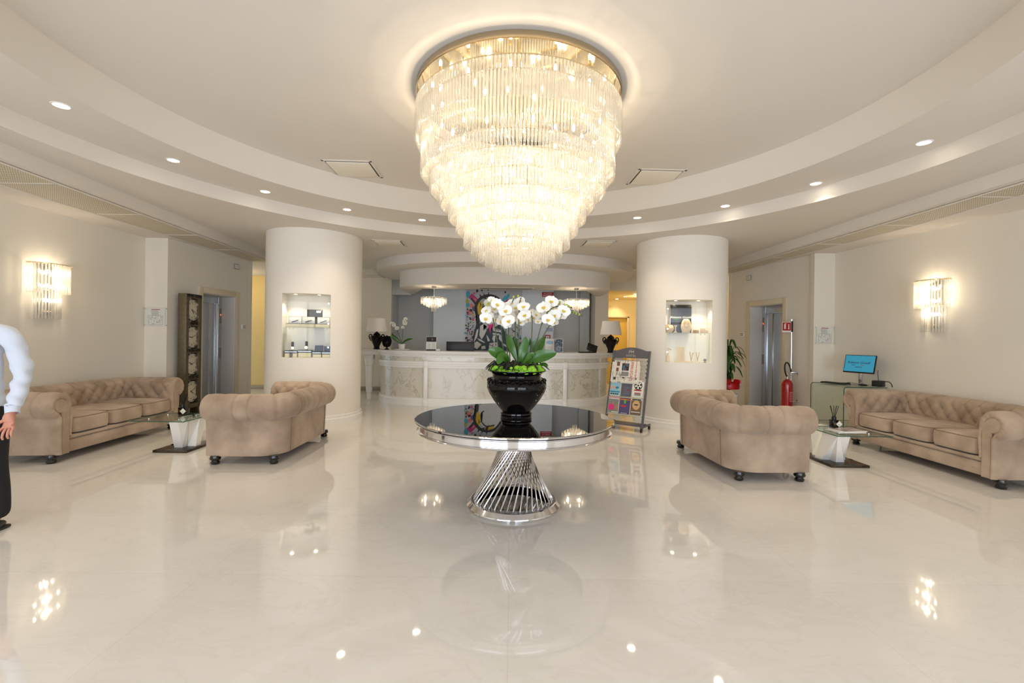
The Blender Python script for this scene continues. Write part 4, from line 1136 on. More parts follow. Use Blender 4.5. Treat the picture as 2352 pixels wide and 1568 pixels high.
for q in (((820, 800), (860, 840)), ((980, 820), (1060, 850)), ((900, 1080), (940, 1100)), ((960, 1070), (950, 1120)), ((1000, 1060), (1010, 1100))): stroke(P3(*q), 10, INK)
shape([(862, 745), (900, 760), (955, 735), (965, 790), (925, 820), (918, 912), (890, 830)], PK)
m.build('painted_panel', mats, MU, smooth=False)

# ------------------------------------------------------------------ magazine rack
w = .61; RKM = Matrix.Translation((2.03 - .4 * w, 7.04 + .3 * w, 0)) @ Matrix.Rotation(math.atan2(-.6, .8), 4, 'Z')
rkz = math.atan2(-.6, .8); LEAN = Matrix.Rotation(-math.atan2(.32, 1.24), 4, 'X')
t = thing('magazine_rack', 'dark grey wheeled metal magazine rack leaning back beside the right column', 'magazine rack', tuple(RKM.translation), rkz)
M_rack = pbr('rack_grey', lin(96, 96, 100), .45, .2); M_alu = pbr('rack_aluminium', lin(214, 210, 200), .35, .7)
G = Matrix.Translation((0, 0, .07)) @ LEAN
for s in (-1, 1):
    m = MB(); m.box((s * w / 2, 0, .60), (.028, .045, 1.24), .006, M=G); m.build('side_rail', M_rack, t)
    m = MB(); m.box((s * w / 2, .14, .075), (.03, .40, .028), .006); m.build('foot', M_rack, t)
    for fy in (-.03, .31):
        m = MB(); m.cyl((s * w / 2 - .012, fy, .029), (s * w / 2 + .012, fy, .029), .028, 18); m.box((s * w / 2, fy, .058), (.02, .03, .02), .003); m.build('caster', M_blackm, t)
m = MB(); hp = [(-w / 2, 0), (w / 2, 0), (w / 2, .115)] + [(w / 2 - .06 - (w - .12) * i / 20, .12 + .055 * math.sin(PI * i / 20)) for i in range(21)] + [(-w / 2, .115)]
m.prism(hp, -.008, .008, M=G @ at(0, 0, 1.10) @ FRONT); m.build('header_panel', M_rack, t, smooth=False)
m = MB(); m.mesh(text_mesh('PM', .075, .001), M=G @ at(0, -.0095, 1.195) @ FRONT); m.mesh(text_mesh('HOTEL', .05, .001, spacing=1.1), M=G @ at(0, -.0095, 1.135) @ FRONT)
for k in range(3): m.ball((-.02 + .02 * k, -.0095, 1.243), (.004, .001, .004), 5, M=G)
m.build('lettering', M_alu, t, smooth=False)
for k in range(5):
    m = MB(); z = 1.05 - k * .066; m.tube([G @ Vector((-w / 2, -.02, z)), G @ Vector((w / 2, -.02, z))], .009, 8); m.build('newspaper_bar', M_alu, t)
    m = MB()
    for s in (-1, 1): m.box((s * (w / 2 - .005), -.03, z), (.03, .03, .03), .006, M=G)
    m.build('clip', M_rack, t)
for z in (.16, .44):
    s_ = MB(); s_.box((0, -.025, z), (w - .03, .055, .01), .003, M=G); sh = s_.build('shelf', M_alu, t)
    s2 = MB(); s2.box((0, -.055, z + .035), (w - .03, .004, .07), M=G); s2.build('shelf_lip', M_glass, sh, smooth=False)
MB().box((0, .1, .09), (w - .02, .24, .02), .004).build('base_tray', M_rack, t)
m = MB(); m.box((0, .008, .45), (w - .05, .004, .74), M=G); m.build('back_sheet', M_glass, t, smooth=False)

def paper(name, label, cat, x, z, wd, hg, off, mats, fn, group):
    """flat print standing in the rack; local origin at its lower middle edge"""
    W = RKM @ G @ at(x, -off, z)
    tt = thing(name, label, cat, tuple(W.translation), 0, group, rot=W.to_euler())
    m = MB(); m.box((0, 0, hg / 2), (wd, .006, hg), .001, mi=0); fn(m, wd, hg, -.0042)
    m.build('pages', mats, tt, smooth=False); return tt
def tx(m, s, size, x, y, z, mi, **k): m.mesh(text_mesh(s, size, .0004, **k), mi, at(x, y, z) @ FRONT)
def rect(m, x, z, wd, hg, y, mi): m.box((x, y, z), (wd, .0012, hg), mi=mi)
def news(big):
    def fn(m, wd, hg, y):
        V = lambda s, size, x, z, mi: m.mesh(text_mesh(s, size, .0004), mi, at(x, y - .0005, z) @ FRONT @ Matrix.Rotation(-PI / 2, 4, 'Z'))
        q = random.Random(4 if big else 9)
        if big:
            V('Corriere dello Sport', .040, wd * .40, hg * .5, 1); V('SUPERLEGATI', .062, wd * .22, hg * .48, 1)
            rect(m, -wd * .04, hg * .62, wd * .28, hg * .44, y, 2); rect(m, -wd * .04, hg * .2, wd * .28, .07, y, 5); rect(m, -wd * .34, hg * .8, wd * .12, .07, y, 3); rect(m, -wd * .36, hg * .45, wd * .1, .06, y, 3)
            for k in range(7): m.ball((q.uniform(-wd * .16, wd * .08), y - .001, q.uniform(hg * .45, hg * .8)), (.018, .0008, .026), 8, mi=q.choice([3, 4, 2]))
        else:
            rect(m, wd * .42, hg * .45, .012, .2, y, 2)
        for k in range(26):
            x0 = q.uniform(-.47, .12) * wd if big else q.uniform(-.47, .34) * wd
            rect(m, x0, q.uniform(.06, .94) * hg if not big else q.choice([q.uniform(.05, .3), q.uniform(.88, .96)]) * hg, .004, q.uniform(.03, .07), y, 5)
            rect(m, x0 + .012, q.uniform(.06, .3) * hg, .003, q.uniform(.03, .06), y, 5)
        if not big:
            rect(m, -wd * .36, hg * .16, .035, .04, y, 2); rect(m, -.02, hg * .25, .04, .04, y, 2); rect(m, .08, hg * .27, .06, .03, y, 4)
    return fn
NM = [pbr('newsprint', lin(232, 226, 212), .8), pbr('news_red', lin(206, 48, 40), .7), pbr('news_black', lin(56, 52, 52), .7), pbr('news_brown', lin(120, 84, 70), .7), pbr('news_blue', lin(70, 110, 160), .7), pbr('news_grey', lin(150, 146, 140), .8)]
paper('newspaper', 'topmost sports newspaper with red headline hanging sideways in the magazine rack', 'newspaper', -.03, .765, .42, .27, .064, NM, news(True), 'newspapers in the rack')
paper('newspaper', 'newspaper hanging just behind the red headline one in the rack', 'newspaper', -.05, .685, .47, .33, .056, NM, news(False), 'newspapers in the rack')
paper('newspaper', 'lowest newspaper with a green strip, peeking out under the other two', 'newspaper', -.04, .668, .47, .3, .048, NM, lambda m, wd, hg, y: (rect(m, -.1, .014, .06, .014, y, 4)), 'newspapers in the rack')
def mag1(m, w_, h_, y): rect(m, 0, h_ * .42, w_ * .96, h_ * .74, y, 1); m.ball((-.04, y - .001, h_ * .5), (.05, .001, .025), 10, mi=3); m.ball((.03, y - .0012, h_ * .5), (.03, .001, .02), 10, mi=2); tx(m, 'Focus', .06, -.0, y - .001, h_ * .92, 4); [rect(m, -.06 + .035 * k, h_ * .12, .026, .02, y - .001, 5) for k in range(4)]; rect(m, 0, h_ * .25, w_ * .9, .02, y - .0006, 2)
def mag2(m, w_, h_, y): rect(m, 0, h_ / 2, w_ * .98, h_ * .98, y, 1); tx(m, 'Dove', .035, .02, y - .001, h_ * .86, 0); [rect(m, .0, h_ * (.2 + .12 * k), w_ * .5, .006, y - .001, 5) for k in range(4)]; rect(m, .03, h_ * .42, .03, .02, y - .001, 4)
def mag3(m, w_, h_, y):
    m.ball((0, y, h_ * .68), (.066, .0012, .066), 20, mi=1); m.ball((0, y - .001, h_ * .69), (.056, .0012, .056), 20, mi=0)
    for a in range(6):
        q = (0, 0) if a == 0 else (.042 * math.cos(a * 1.257 + .3), .042 * math.sin(a * 1.257 + .3)); m.ball((q[0], y - .002, h_ * .69 + q[1]), (.016, .001, .016), 6, mi=1)
    rect(m, 0, h_ * .42, .12, .02, y, 4); rect(m, .0, h_ * .26, .10, .012, y, 4); rect(m, 0, h_ * .2, .1, .014, y, 5); rect(m, 0, h_ * .14, .1, .012, y, 5); tx(m, '560', .03, .07, y - .001, h_ * .95, 4)
def mag4(m, w_, h_, y): rect(m, 0, h_ * .43, w_ * .96, h_ * .82, y, 1); m.ball((-.03, y - .001, h_ * .36), (.05, .001, .06), 10, mi=2); m.ball((-.01, y - .0014, h_ * .6), (.022, .001, .03), 10, mi=3); m.ball((.05, y - .0018, h_ * .36), (.035, .001, .045), 10, mi=3); tx(m, 'Sportweek', .042, 0, y - .001, h_ * .93, 2); rect(m, .03, h_ * .08, .1, .012, y - .002, 0)
def mag5(m, w_, h_, y): rect(m, 0, h_ / 2, w_ * .98, h_ * .98, y, 1); rect(m, -.02, h_ * .5, .09, .03, y - .001, 2); rect(m, 0, h_ * .9, w_ * .9, .02, y - .001, 3); m.ball((.0, y - .001, h_ * .78), (.02, .001, .04), 8, mi=4); tx(m, 'EN MI UNI', .022, 0, y - .001, h_ * .06, 0)
def mag6(m, w_, h_, y): rect(m, 0, h_ * .46, w_ * .96, h_ * .88, y, 1); m.ball((0, y - .001, h_ * .62), (.062, .001, .075), 14, mi=2); m.ball((.0, y - .002, h_ * .58), (.032, .001, .045), 12, mi=3); rect(m, -.0, h_ * .64, .062, .018, y - .0035, 5); rect(m, 0, h_ * .5, .018, .006, y - .0035, 4); rect(m, 0, h_ * .2, w_ * .8, .012, y - .001, 0); rect(m, 0, h_ * .95, w_ * .8, .016, y - .001, 5)
C = lambda n, *c: pbr('cover_' + n, lin(*c), .3)
paper('magazine', 'pale blue magazine with two hands on its cover, upper rack row', 'magazine', -.19, .455, .18, .27, .038, [M_paper, C('sky', 150, 196, 214), C('teal', 40, 130, 170), C('skin', 214, 168, 148), M_red, M_dark], mag1, 'magazines in the rack')
paper('magazine', 'plain dark grey magazine in the middle of the upper rack row', 'magazine', .0, .455, .18, .26, .036, [M_paper, C('slate', 92, 96, 112), C('x', 80, 80, 90), M_paper, M_red, C('greyline', 140, 130, 150)], mag2, 'magazines in the rack')
paper('magazine', 'white magazine with a black football on its cover, upper rack row', 'magazine', .19, .455, .18, .28, .04, [M_paper, M_dark, M_dark, M_paper, M_red, M_cityp], mag3, 'magazines in the rack')
paper('magazine', 'magazine with pink title and cyclist photo, lower rack row', 'magazine', -.19, .175, .18, .27, .04, [M_paper, C('greygreen', 130, 136, 130), C('pink', 222, 52, 130), C('tan', 170, 128, 108)], mag4, 'magazines in the rack')
paper('magazine', 'dark violet and green magazine in the middle of the lower rack row', 'magazine', .0, .175, .18, .26, .036, [M_paper, C('violet', 84, 76, 120), C('red', 190, 60, 70), C('orange', 220, 130, 40), C('green', 90, 180, 60)], mag5, 'magazines in the rack')
paper('magazine', 'magazine with a blonde woman in sunglasses on its cover, lower rack row', 'magazine', .19, .175, .18, .26, .04, [M_paper, C('brown', 120, 96, 74), C('blonde', 212, 180, 122), C('face', 222, 176, 146), M_red, M_dark], mag6, 'magazines in the rack')
# ------------------------------------------------------------------ coffee tables
def coffee_table(label, glass, base, prisms):
    cx, cy = (base[0] + base[1]) / 2, (base[2] + base[3]) / 2; q = lambda x, y: (x - cx, y - cy)
    t = thing('coffee_table', label, 'coffee table', (cx, cy, 0), 0, 'glass coffee tables'); H = .365
    c4 = lambda r: [q(r[0], r[2]), q(r[1], r[2]), q(r[1], r[3]), q(r[0], r[3])]
    m = MB(); m.prism(c4(glass), H, H + .01); m.build('glass_top', M_gglass, t, smooth=False)
    e = MB(); e.tube([(a, b, H + .005) for a, b in c4(glass)], .0052, 4, closed=True); e.build('glass_edge', M_gedge, t, smooth=False)
    m = MB(); m.box((0, 0, .015), (base[1] - base[0], base[3] - base[2], .03), .004); m.build('base_plate', M_dglass, t)
    both = []
    for lo, hi in prisms:
        both.append(([q(*p) for p in lo], [q(*p) for p in hi]))
    for lo, hi in prisms[:2]:
        both.append(([(-p[0], -p[1] + .16) for p in (q(*w) for w in lo)], [(-p[0], -p[1] + .16) for p in (q(*w) for w in hi)]))
    for lo, hi in both:
        mm = MB(); mm.add([(*p, .03) for p in lo] + [(*p, H) for p in hi], [(3, 2, 1, 0), (4, 5, 6, 7)] + [(i, (i + 1) % 4, 4 + (i + 1) % 4, 4 + i) for i in range(4)])
        mm.build('support', M_white, t, smooth=False)
    for fx in (.2, .75):
        for fy in (.25, .75):
            x, y = q(glass[0] + (glass[1] - glass[0]) * fx, glass[2] + (glass[3] - glass[2]) * fy); MB().cyl((x, y, H + .0005), (x, y, H + .014), .013, 14).build('glass_fixing', M_chrome, t)
coffee_table('glass coffee table with white leaning supports between the left sofas', (-4.59, -3.92, 5.45, 6.07), (-4.28, -3.87, 5.44, 6.0),
    [([(-4.125, 5.585), (-4.025, 5.585), (-4.03, 5.70), (-4.125, 5.70)], [(-4.11, 5.47), (-4.0, 5.47), (-3.945, 5.56), (-4.05, 5.60)]),
     ([(-4.02, 5.667), (-3.92, 5.67), (-3.918, 5.755), (-4.0, 5.77)], [(-3.955, 5.60), (-3.925, 5.74), (-3.922, 5.83), (-4.0, 5.80)])])
coffee_table('glass coffee table with white leaning supports between the right sofas', (3.70, 4.33, 5.15, 5.77), (3.67, 4.11, 5.2, 5.78),
    [([(3.70, 5.535), (3.717, 5.44), (3.806, 5.43), (3.80, 5.55)], [(3.705, 5.40), (3.71, 5.31), (3.725, 5.18), (3.76, 5.38)]),
     ([(3.92, 5.40), (3.99, 5.44), (4.01, 5.45), (3.98, 5.54)], [(3.745, 5.18), (3.86, 5.17), (3.875, 5.28), (3.77, 5.30)]),
     ([(3.805, 5.43), (3.812, 5.33), (3.914, 5.334), (3.91, 5.43)], [(3.728, 5.27), (3.722, 5.18), (3.745, 5.175), (3.75, 5.28)])])
def diffuser(x, y, z, label, lean):
    t = thing('reed_diffuser', label, 'reed diffuser', (x, y, z), 0, 'reed diffusers')
    m = MB(); m.box((0, 0, .05), (.075, .075, .10), .008); m.build('bottle', M_black, t)
    m = MB(); m.lathe([(0, .098), (.026, .098), (.026, .135), (.02, .138), (0, .138)], 20, cap=False); m.build('collar', M_blackm, t)
    for i, (dx, dy) in enumerate(lean):
        MB().cyl((dx * .1, dy * .1, .11), (dx, dy, .27), .0035, 6).build('reed', M_blackm, t)
    m = MB(); m.box((0, 0, 0), (.055, .003, .055), .001, M=at(.035, -.045, .05) @ Matrix.Rotation(PI / 4, 4, 'Y')); tag(m.build('hang_tag', M_paper, t), 'white square hang tag')
    MB().ball((.03, -.0475, .047), (.005, .001, .004), 8).build('tag_mark', M_cityp, t)
    m = MB()
    for k in range(3): m.box((-.01, -.0385, .062 - .012 * k), (.034, .001, .004))
    m.build('gold_print', M_gold, t)
diffuser(-4.27, 5.92, .376, 'black reed diffuser with white tag on the left coffee table', [(-.05, 0), (-.035, .02), (.04, 0), (.05, .02), (.045, -.01)])
diffuser(4.01, 5.65, .376, 'black reed diffuser with white tag on the right coffee table', [(-.05, 0), (-.03, .02), (.01, .02), (.03, 0), (.045, .02), (.05, -.01), (.035, .01)])
for k, (dz, rz, lab, c) in enumerate(((.0, .15, 'lower glossy brochure of the pair on the right coffee table', (196, 186, 180)), (.012, .3, 'upper dark photo brochure of the pair on the right coffee table', (92, 80, 76)))):
    t = thing('brochure', lab, 'brochure', (3.93 + .02 * k, 5.34, .3885 + dz), rz - .1, 'brochures on the coffee table')
    MB().box((0, 0, .006), (.32, .22, .011), .002).build('pages', M_paper, t); MB().box((0, 0, .0118), (.315, .215, .001)).build('cover', pbr('brochure_cover_%d' % k, lin(*c), .15, noise=(14, lin(200, 190, 188), .5)), t, smooth=False)

# ------------------------------------------------------------------ world clock tower
t = thing('clock_tower', 'bronze metal frame tower with four round city clocks beside the left lift', 'clock tower', (-5.47, 7.83, 0), R(-88 + 180))
# local -y faces the room (+x in the hall), local x runs along the wall
W_, H_, D_ = .40, 2.11, .14
m = MB()
for s in (-1, 1): m.box((s * (W_ / 2 - .035), D_ / 2, H_ / 2), (.07, D_, H_), .004)
m.build('side_post', M_bronze, t)
m = MB(); m.box((0, D_ - .02, H_ / 2), (.09, .012, H_), .003); m.build('centre_spine', M_bronze, t)
m = MB(); m.box((0, .14, .02), (.5, .34, .04), .006); m.build('base', M_bronze, t)
zs = [2.075, 1.60, 1.14, .68, .2]
for k, z in enumerate(zs):
    m = MB(); m.box((0, .02, z), (W_ - .13, .04, .07), .003); cb = m.build('crossbar', M_bronze, t)
    if k < 4:
        nm = ('NEW YORK', 'ROME', 'MOSCOW', 'TOKYO')[k]
        m = MB(); m.mesh(text_mesh(nm, .072, .003, spacing=1.05), M=at(0, -.006, z + .005) @ FRONT); tag(m.build('city_name', M_dark, cb, smooth=False), 'black city name letters')
hands = [(4.75, 3.7), (9.25, 2.3), (9.9, 2.4), (4.2, 2.2)]
for k, z in enumerate((1.835, 1.37, .91, .44)):
    c = MB(); Q = Matrix.Translation((0, .045, z)) @ FRONT
    c.lathe([(.155, -.03), (.178, -.03), (.182, .0), (.178, .022), (.165, .026), (.158, .012)], 48, cap=False, M=Q); cl = c.build('clock_case', M_chrome, t)
    c = MB(); c.lathe([(0, .006), (.16, .006)], 48, cap=False, M=Q); c.build('clock_dial', pbr('clock_dial', lin(226, 216, 192), .4) if k == 0 else bpy.data.materials['clock_dial'], cl)
    c = MB()
    for h in range(1, 13):
        a = PI / 2 - h * PI / 6; c.mesh(text_mesh(str(h), .042, .0005), M=Q @ Matrix.Translation((.122 * math.cos(a), .122 * math.sin(a), .008)))
    c.build('numerals', M_dark, cl, smooth=False)
    hh, mm_ = hands[k]
    for a_, ln, wd in ((hh, .075, .010), (mm_, .115, .006)):
        a = PI / 2 - a_ * PI / 6; c = MB(); c.box((ln / 2 - .012, 0, .011), (ln + .024, wd, .002), M=Q @ Matrix.Rotation(a, 4, 'Z')); c.build('hand', M_dark, cl, smooth=False)

# ------------------------------------------------------------------ fire extinguisher on its stand
ex, ey = 5.06, 8.35
t = thing('extinguisher_stand', 'chrome pole stand with hoop handle and red sign for the fire extinguisher', 'extinguisher stand', (ex + .14, ey + .12, 0))
MB().cyl((0, 0, .02), (0, 0, 1.86), .019, 16).build('pole', M_chrome, t)
MB().box((-.08, -.08, .012), (.36, .34, .024), .008).build('base', M_steel, t)
m = MB(); m.tube([(0, 0, .87), (.07, -.03, .87), (.105, -.04, .84), (.11, -.04, .7), (.11, -.04, .45), (.105, -.04, .36), (.07, -.03, .33), (0, 0, .33)], .014, 10); m.build('hoop', M_chrome, t)
m = MB(); m.box((-.01, -.022, 1.72), (.03, .03, .2), .003); m.build('sign_clamp', M_blackm, t)
s = MB(); s.box((-.11, -.03, 1.71), (.17, .006, .19), .002); sg = s.build('sign', M_paper, t)
s = MB(); s.box((-.11, -.034, 1.72), (.155, .003, .15)); s.build('sign_field', M_red, sg, smooth=False)
s = MB(); s.box((-.145, -.037, 1.715), (.03, .002, .08)); s.box((-.145, -.037, 1.765), (.018, .002, .02)); s.box((-.13, -.037, 1.775), (.03, .002, .008))
for k in range(3): s.ball((-.075, -.037, 1.685 + k * .032), (.014 - .002 * k, .001, .018), 8)
s.build('pictogram', M_paper, sg, smooth=False)
t = thing('fire_extinguisher', 'red fire extinguisher with black hose hanging on the chrome stand', 'fire extinguisher', (ex, ey, .028))
m = MB(); m.lathe([(0, .0), (.085, .0), (.093, .02), (.093, .62), (.085, .66), (.06, .70), (.03, .715), (.03, .73), (0, .73)], 36, cap=False); m.build('cylinder', M_redg, t)
m = MB(); m.cyl((0, 0, .72), (0, 0, .78), .02, 14); m.box((.03, 0, .80), (.10, .022, .014), .004); m.box((.035, 0, .835), (.10, .022, .012), .004, M=Matrix.Rotation(R(0), 4, 'Y')); m.build('valve', M_chrome, t)
m = MB(); m.tube(bez([(-.01, -.01, .78), (-.06, -.03, .80), (-.11, -.04, .98), (-.08, -.05, 1.12), (-.02, -.05, 1.08), (.03, -.05, .95), (.035, -.05, .86)], 24), .013, 10); m.build('hose', M_blackm, t)
m = MB(); Q = lambda a0, a1, z0, z1: [[(.0938 * math.sin(a0 + (a1 - a0) * i / 8), -.0938 * math.cos(a0 + (a1 - a0) * i / 8), z) for i in range(9)] for z in (z0, z1)]
m.grid(Q(-.1, .9, .32, .50), mi=0); m.grid(Q(-.1, .9, .14, .21), mi=1)
lab = m.build('label_plate', [pbr('label_pink', lin(214, 120, 120), .5), M_paper], t)
m = MB()
for k in range(5):
    for rr in [[(.0945 * math.sin(a), -.0945 * math.cos(a), z) for a in (0, .2, .4, .6, .8)] for z in (0,)]: m.grid([[(x, y, .47 - .03 * k) for x, y, _ in rr], [(x, y, .458 - .03 * k) for x, y, _ in rr]])
m.grid([[(.0942 * math.sin(a), -.0942 * math.cos(a), .20) for a in (-.75, -.6, -.45)], [(.0942 * math.sin(a), -.0942 * math.cos(a), .50) for a in (-.75, -.6, -.45)]])
m.build('label_print', M_red, lab)

# ------------------------------------------------------------------ potted plant behind the right column
t = thing('house_plant', 'leafy green house plant with red ribbon half hidden behind the right column', 'potted plant', (4.28, 9.0, 0))
m = MB(); m.lathe([(0, 0), (.15, 0), (.19, .38), (.2, .4), (.18, .4), (0, .36)], 32, cap=False); m.build('pot', M_white, t)
m = MB(); m.cyl((0, 0, .36), (0, 0, 1.2), .022, 10); m.cyl((.05, .03, .36), (.07, .03, .95), .018, 10); m.build('stem', M_bark, t)
r = random.Random(8)
for i in range(46):
    z = r.uniform(1.05, 1.42) if i < 30 else r.uniform(.75, 1.1); a = r.uniform(0, 2 * PI); l = r.uniform(.2, .34); c, s_ = math.cos(a), math.sin(a)
    leaf([(.03 * c, .03 * s_, z - .1), (l * .45 * c, l * .45 * s_, z + r.uniform(.02, .08)), (l * .8 * c, l * .8 * s_, z), (l * 1.05 * c, l * 1.05 * s_, z - r.uniform(.06, .2))], r.uniform(.028, .045), M_leaf2, t, .2, 'leaf', 8, Vector((0, 0, 1)).cross(Vector((c, s_, 0))).cross(Vector((c, s_, 0))) * -1)
m = MB()
for k in range(5):
    a = k * 1.25; m.grid([[(0.02 * math.cos(a), .02 * math.sin(a) - .16, .62), (.05 * math.cos(a), .05 * math.sin(a) - .17, .70)], [(.12 * math.cos(a + .2), -.16 + .12 * math.sin(a + .2), .58), (.15 * math.cos(a + .2), -.17 + .14 * math.sin(a + .2), .69)], [(.19 * math.cos(a), -.16 + .18 * math.sin(a), .62), (.2 * math.cos(a), -.16 + .2 * math.sin(a), .66)]])
m.lathe([(.205, .5), (.215, .56), (.2, .62)], 24, cap=False); tag(m.build('ribbon', pbr('red_ribbon', lin(190, 16, 24), .3), t), 'red gift ribbon')

# ------------------------------------------------------------------ glass desk with monitor by the right sofa
t = thing('glass_desk', 'bent clear glass console desk behind the right sofa carrying the blue monitor', 'desk', (0, 0, 0))
m = MB(); y0, y1 = 6.72, 7.46
sec = [(5.55, .775)] + [(4.95, .775)] + [(4.95 - .04 * math.sin(a), .735 + .04 * math.cos(a)) for a in [R(18 * i) for i in range(1, 6)]] + [(4.91, .20)] + [(4.95 - .04 * math.cos(a), .16 - .04 * math.sin(a) + .04) for a in [R(18 * i) for i in range(1, 6)]] + [(5.55, .16)]
rows = [[(x, y, z) for x, z in sec] for y in (y0, y1)]
ins = [[(x + (.012 if x < 4.95 else 0), y, z - (.012 if z > .5 and x >= 4.95 else (-.012 if x >= 4.95 else 0))) for x, z in sec] for y in (y0, y1)]
m.grid(rows); m.grid(ins); gd = m.build('bent_glass', M_gglass, t, sharp=40)
m = MB()
for y in (y0, y1): m.tube([(x, y, z) for x, z in sec], .006, 5)
m.build('glass_edge', M_gedge, t)
for x in (5.0, 5.5):
    for y in (y0 + .05, y1 - .05): MB().cyl((x, y, 0), (x, y, .158), .02, 14).build('foot', M_chrome, t)
mx, my = 5.40, 7.1
t = thing('computer_monitor', 'monitor with a lit blue screen and jeweller lettering on the glass desk', 'monitor', (mx, my, .782), math.atan2(-.95, .30) + R(0))
# local x along the screen, local -y toward the room
ly = Matrix.Translation((0, 0, .19)) @ Matrix.Rotation(R(-12), 4, 'X')
m = MB(); m.box((0, .012, .135), (.47, .022, .285), .005, M=ly); m.build('housing', M_blackm, t)
m = MB(); m.box((0, 0, .14), (.448, .003, .255), M=ly); sc = m.build('screen', emit('screen_blue_glow', lin(66, 152, 178), .62), t, smooth=False)
m = MB(); m.mesh(text_mesh('Roberto Gioielli', .052, .0006, shear=.25), M=ly @ at(-.01, -.0025, .155) @ FRONT); m.box((.0, -.0025, .085), (.1, .001, .007), M=ly)
m.box((-.085, -.0025, .115), (.055, .001, .006), M=ly)
for k in range(9): m.box((-.215, -.0025, .24 - .022 * k), (.008, .001, .008), M=ly)
m.build('screen_lettering', M_dark, sc, smooth=False)
m = MB(); m.box((.055, -.0025, .115), (.055, .001, .006), M=ly); m.build('screen_stripe', M_red, sc, smooth=False)
m = MB(); m.box((.02, .035, .12), (.05, .02, .24), .004); m.build('stand', M_steel, t)
m = MB(); m.box((.02, .03, .005), (.22, .18, .01), .004); m.build('stand_base', M_steel, t)
t = thing('keyboard', 'flat black keyboard on the far end of the glass desk', 'keyboard', (5.14, 7.22, .782), math.atan2(-.95, .3))
MB().box((0, 0, .009), (.40, .14, .016), .004).build('case', M_blackm, t)
m = MB()
for i in range(14):
    for j in range(4): m.box((-.182 + .028 * i, -.045 + .03 * j, .019), (.023, .024, .005), .001)
m.build('keys', M_dark, t)
t = thing('computer_mouse', 'black computer mouse on the near end of the glass desk', 'mouse', (5.30, 6.86, .782), R(-60)); MB().ball((0, 0, .018), (.062, .034, .018), 16).build('shell', M_blackm, t)
MB().tube(bez([(-.05, 0, .015), (-.14, .05, .04), (-.2, .02, .05), (-.26, .08, .02)], 14), .003, 6).build('cable', M_blackm, t)
t = thing('cable_box', 'small black box with a bundle of cables behind the monitor foot', 'cable box', (5.50, 6.82, .782), R(20)); MB().box((0, 0, .045), (.12, .12, .09), .008).build('case', M_blackm, t)
m = MB(); m.tube(bez([(0, -.06, .07), (.05, -.14, .12), (-.02, -.2, .02), (.04, -.16, .01)], 14), .006, 6); m.tube(bez([(0, 0, .09), (-.03, .0, .2), (.02, .02, .24)], 10), .004, 6); m.build('cable', M_blackm, t)

# ------------------------------------------------------------------ niche displays
def in_niche(base, ang, x, y, z): 
    return (base.x + x * math.cos(ang) - y * math.sin(ang), base.y + x * math.sin(ang) + y * math.cos(ang), z)
ZS, ZB = 1.5595, 1.0755
M_box = pbr('cream_box', lin(226, 214, 176), .5); M_nav = pbr('navy_box', lin(38, 46, 70), .35); M_tan = pbr('display_suede', lin(222, 196, 158), .6)
def NT(name, label, cat, side, x, y, z, rz=0, group=None):
    b, a = (NL, NLa) if side == 'l' else (NR, NRa)
    return thing(name, label, cat, in_niche(b, a, x, y, z), a + rz, group)
for x, nm in ((-.215, 'leftmost on the shelf'), (.0, 'in front of the dark board'), (.22, 'rightmost on the shelf')):
    t = NT('pen_box', 'open cream pen display box in the left niche, ' + nm, 'pen box', 'l', x, -.03 if x else -.08, ZS, R(-3), 'open pen boxes')
    MB().box((0, 0, .028), (.21, .12, .055), .004).build('tray', M_box, t); MB().box((0, -.001, .058), (.212, .122, .006)).build('rim', M_dark, t)
    m = MB(); m.box((0, .06, .115), (.19, .012, .115), .003); m.build('lid', M_paper, t)
    m = MB(); m.box((0, .062, .115), (.2, .008, .125), .002); m.build('lid_edge', pbr('lid_brown', lin(90, 68, 50), .5) if 'lid_brown' not in bpy.data.materials else bpy.data.materials['lid_brown'], t)
    MB().cyl((-.05, .045, .085), (.05, .045, .12), .006, 8).build('pen', M_blackm, t)
t = NT('display_board', 'dark glossy board standing behind the pen boxes in the left niche', 'board', 'l', .08, .07, ZS)
MB().box((0, 0, .15), (.24, .016, .30), .003).build('panel', pbr('dark_board', lin(52, 50, 50), .3), t); m = MB(); m.box((.06, -.01, .265), (.07, .003, .035)); m.ball((.1, -.01, .285), (.008, .002, .008), 8); m.build('sticker', M_paper, t, smooth=False)
for x, w_, h_, nm in ((-.24, .19, .065, 'leftmost'), (-.035, .20, .075, 'second from the left'), (.150, .13, .05, 'third from the left'), (.292, .125, .05, 'rightmost')):
    t = NT('gift_box', 'cream box on the floor of the left niche, ' + nm + ' of four', 'box', 'l', x, -.03, ZB, 0, 'cream boxes with dark lids'); MB().box((0, 0, h_ / 2), (w_ * .96, .16, h_), .003).build('box_body', M_box, t)
    t = NT('watch_case', 'flat dark case in the left niche, lying on the ' + nm + ' box', 'case', 'l', x, -.03, ZB + h_, 0, 'dark cases on the boxes'); MB().box((0, 0, .022), (w_ * 1.02 if x < .1 else w_ * .96, .17, .043), .004).build('case_body', M_blackm, t); MB().box((0, -.086, .022), (w_ * .96, .002, .008)).build('silver_band', M_steel, t, smooth=False)
for x, z, nm in ((-.24, ZB + .109, 'left'), (-.035, ZB + .119, 'taller, middle')):
    t = NT('watch_stand', 'black watch on a small stand in the left niche, the ' + nm + ' one', 'watch', 'l', x + .01, -.03, z, 0, 'watches on stands')
    m = MB(); m.lathe([(0, 0), (.02, 0), (.02, .008), (.012, .012), (.012, .03)], 14, cap=False); m.build('stand', M_tan, t); m = MB(); m.box((0, 0, .085), (.04, .03, .11), .012); m.build('strap', M_blackm, t); m = MB(); m.cyl((0, -.018, .04), (0, -.008, .04), .022, 18); m.build('watch_face', M_gold, t)
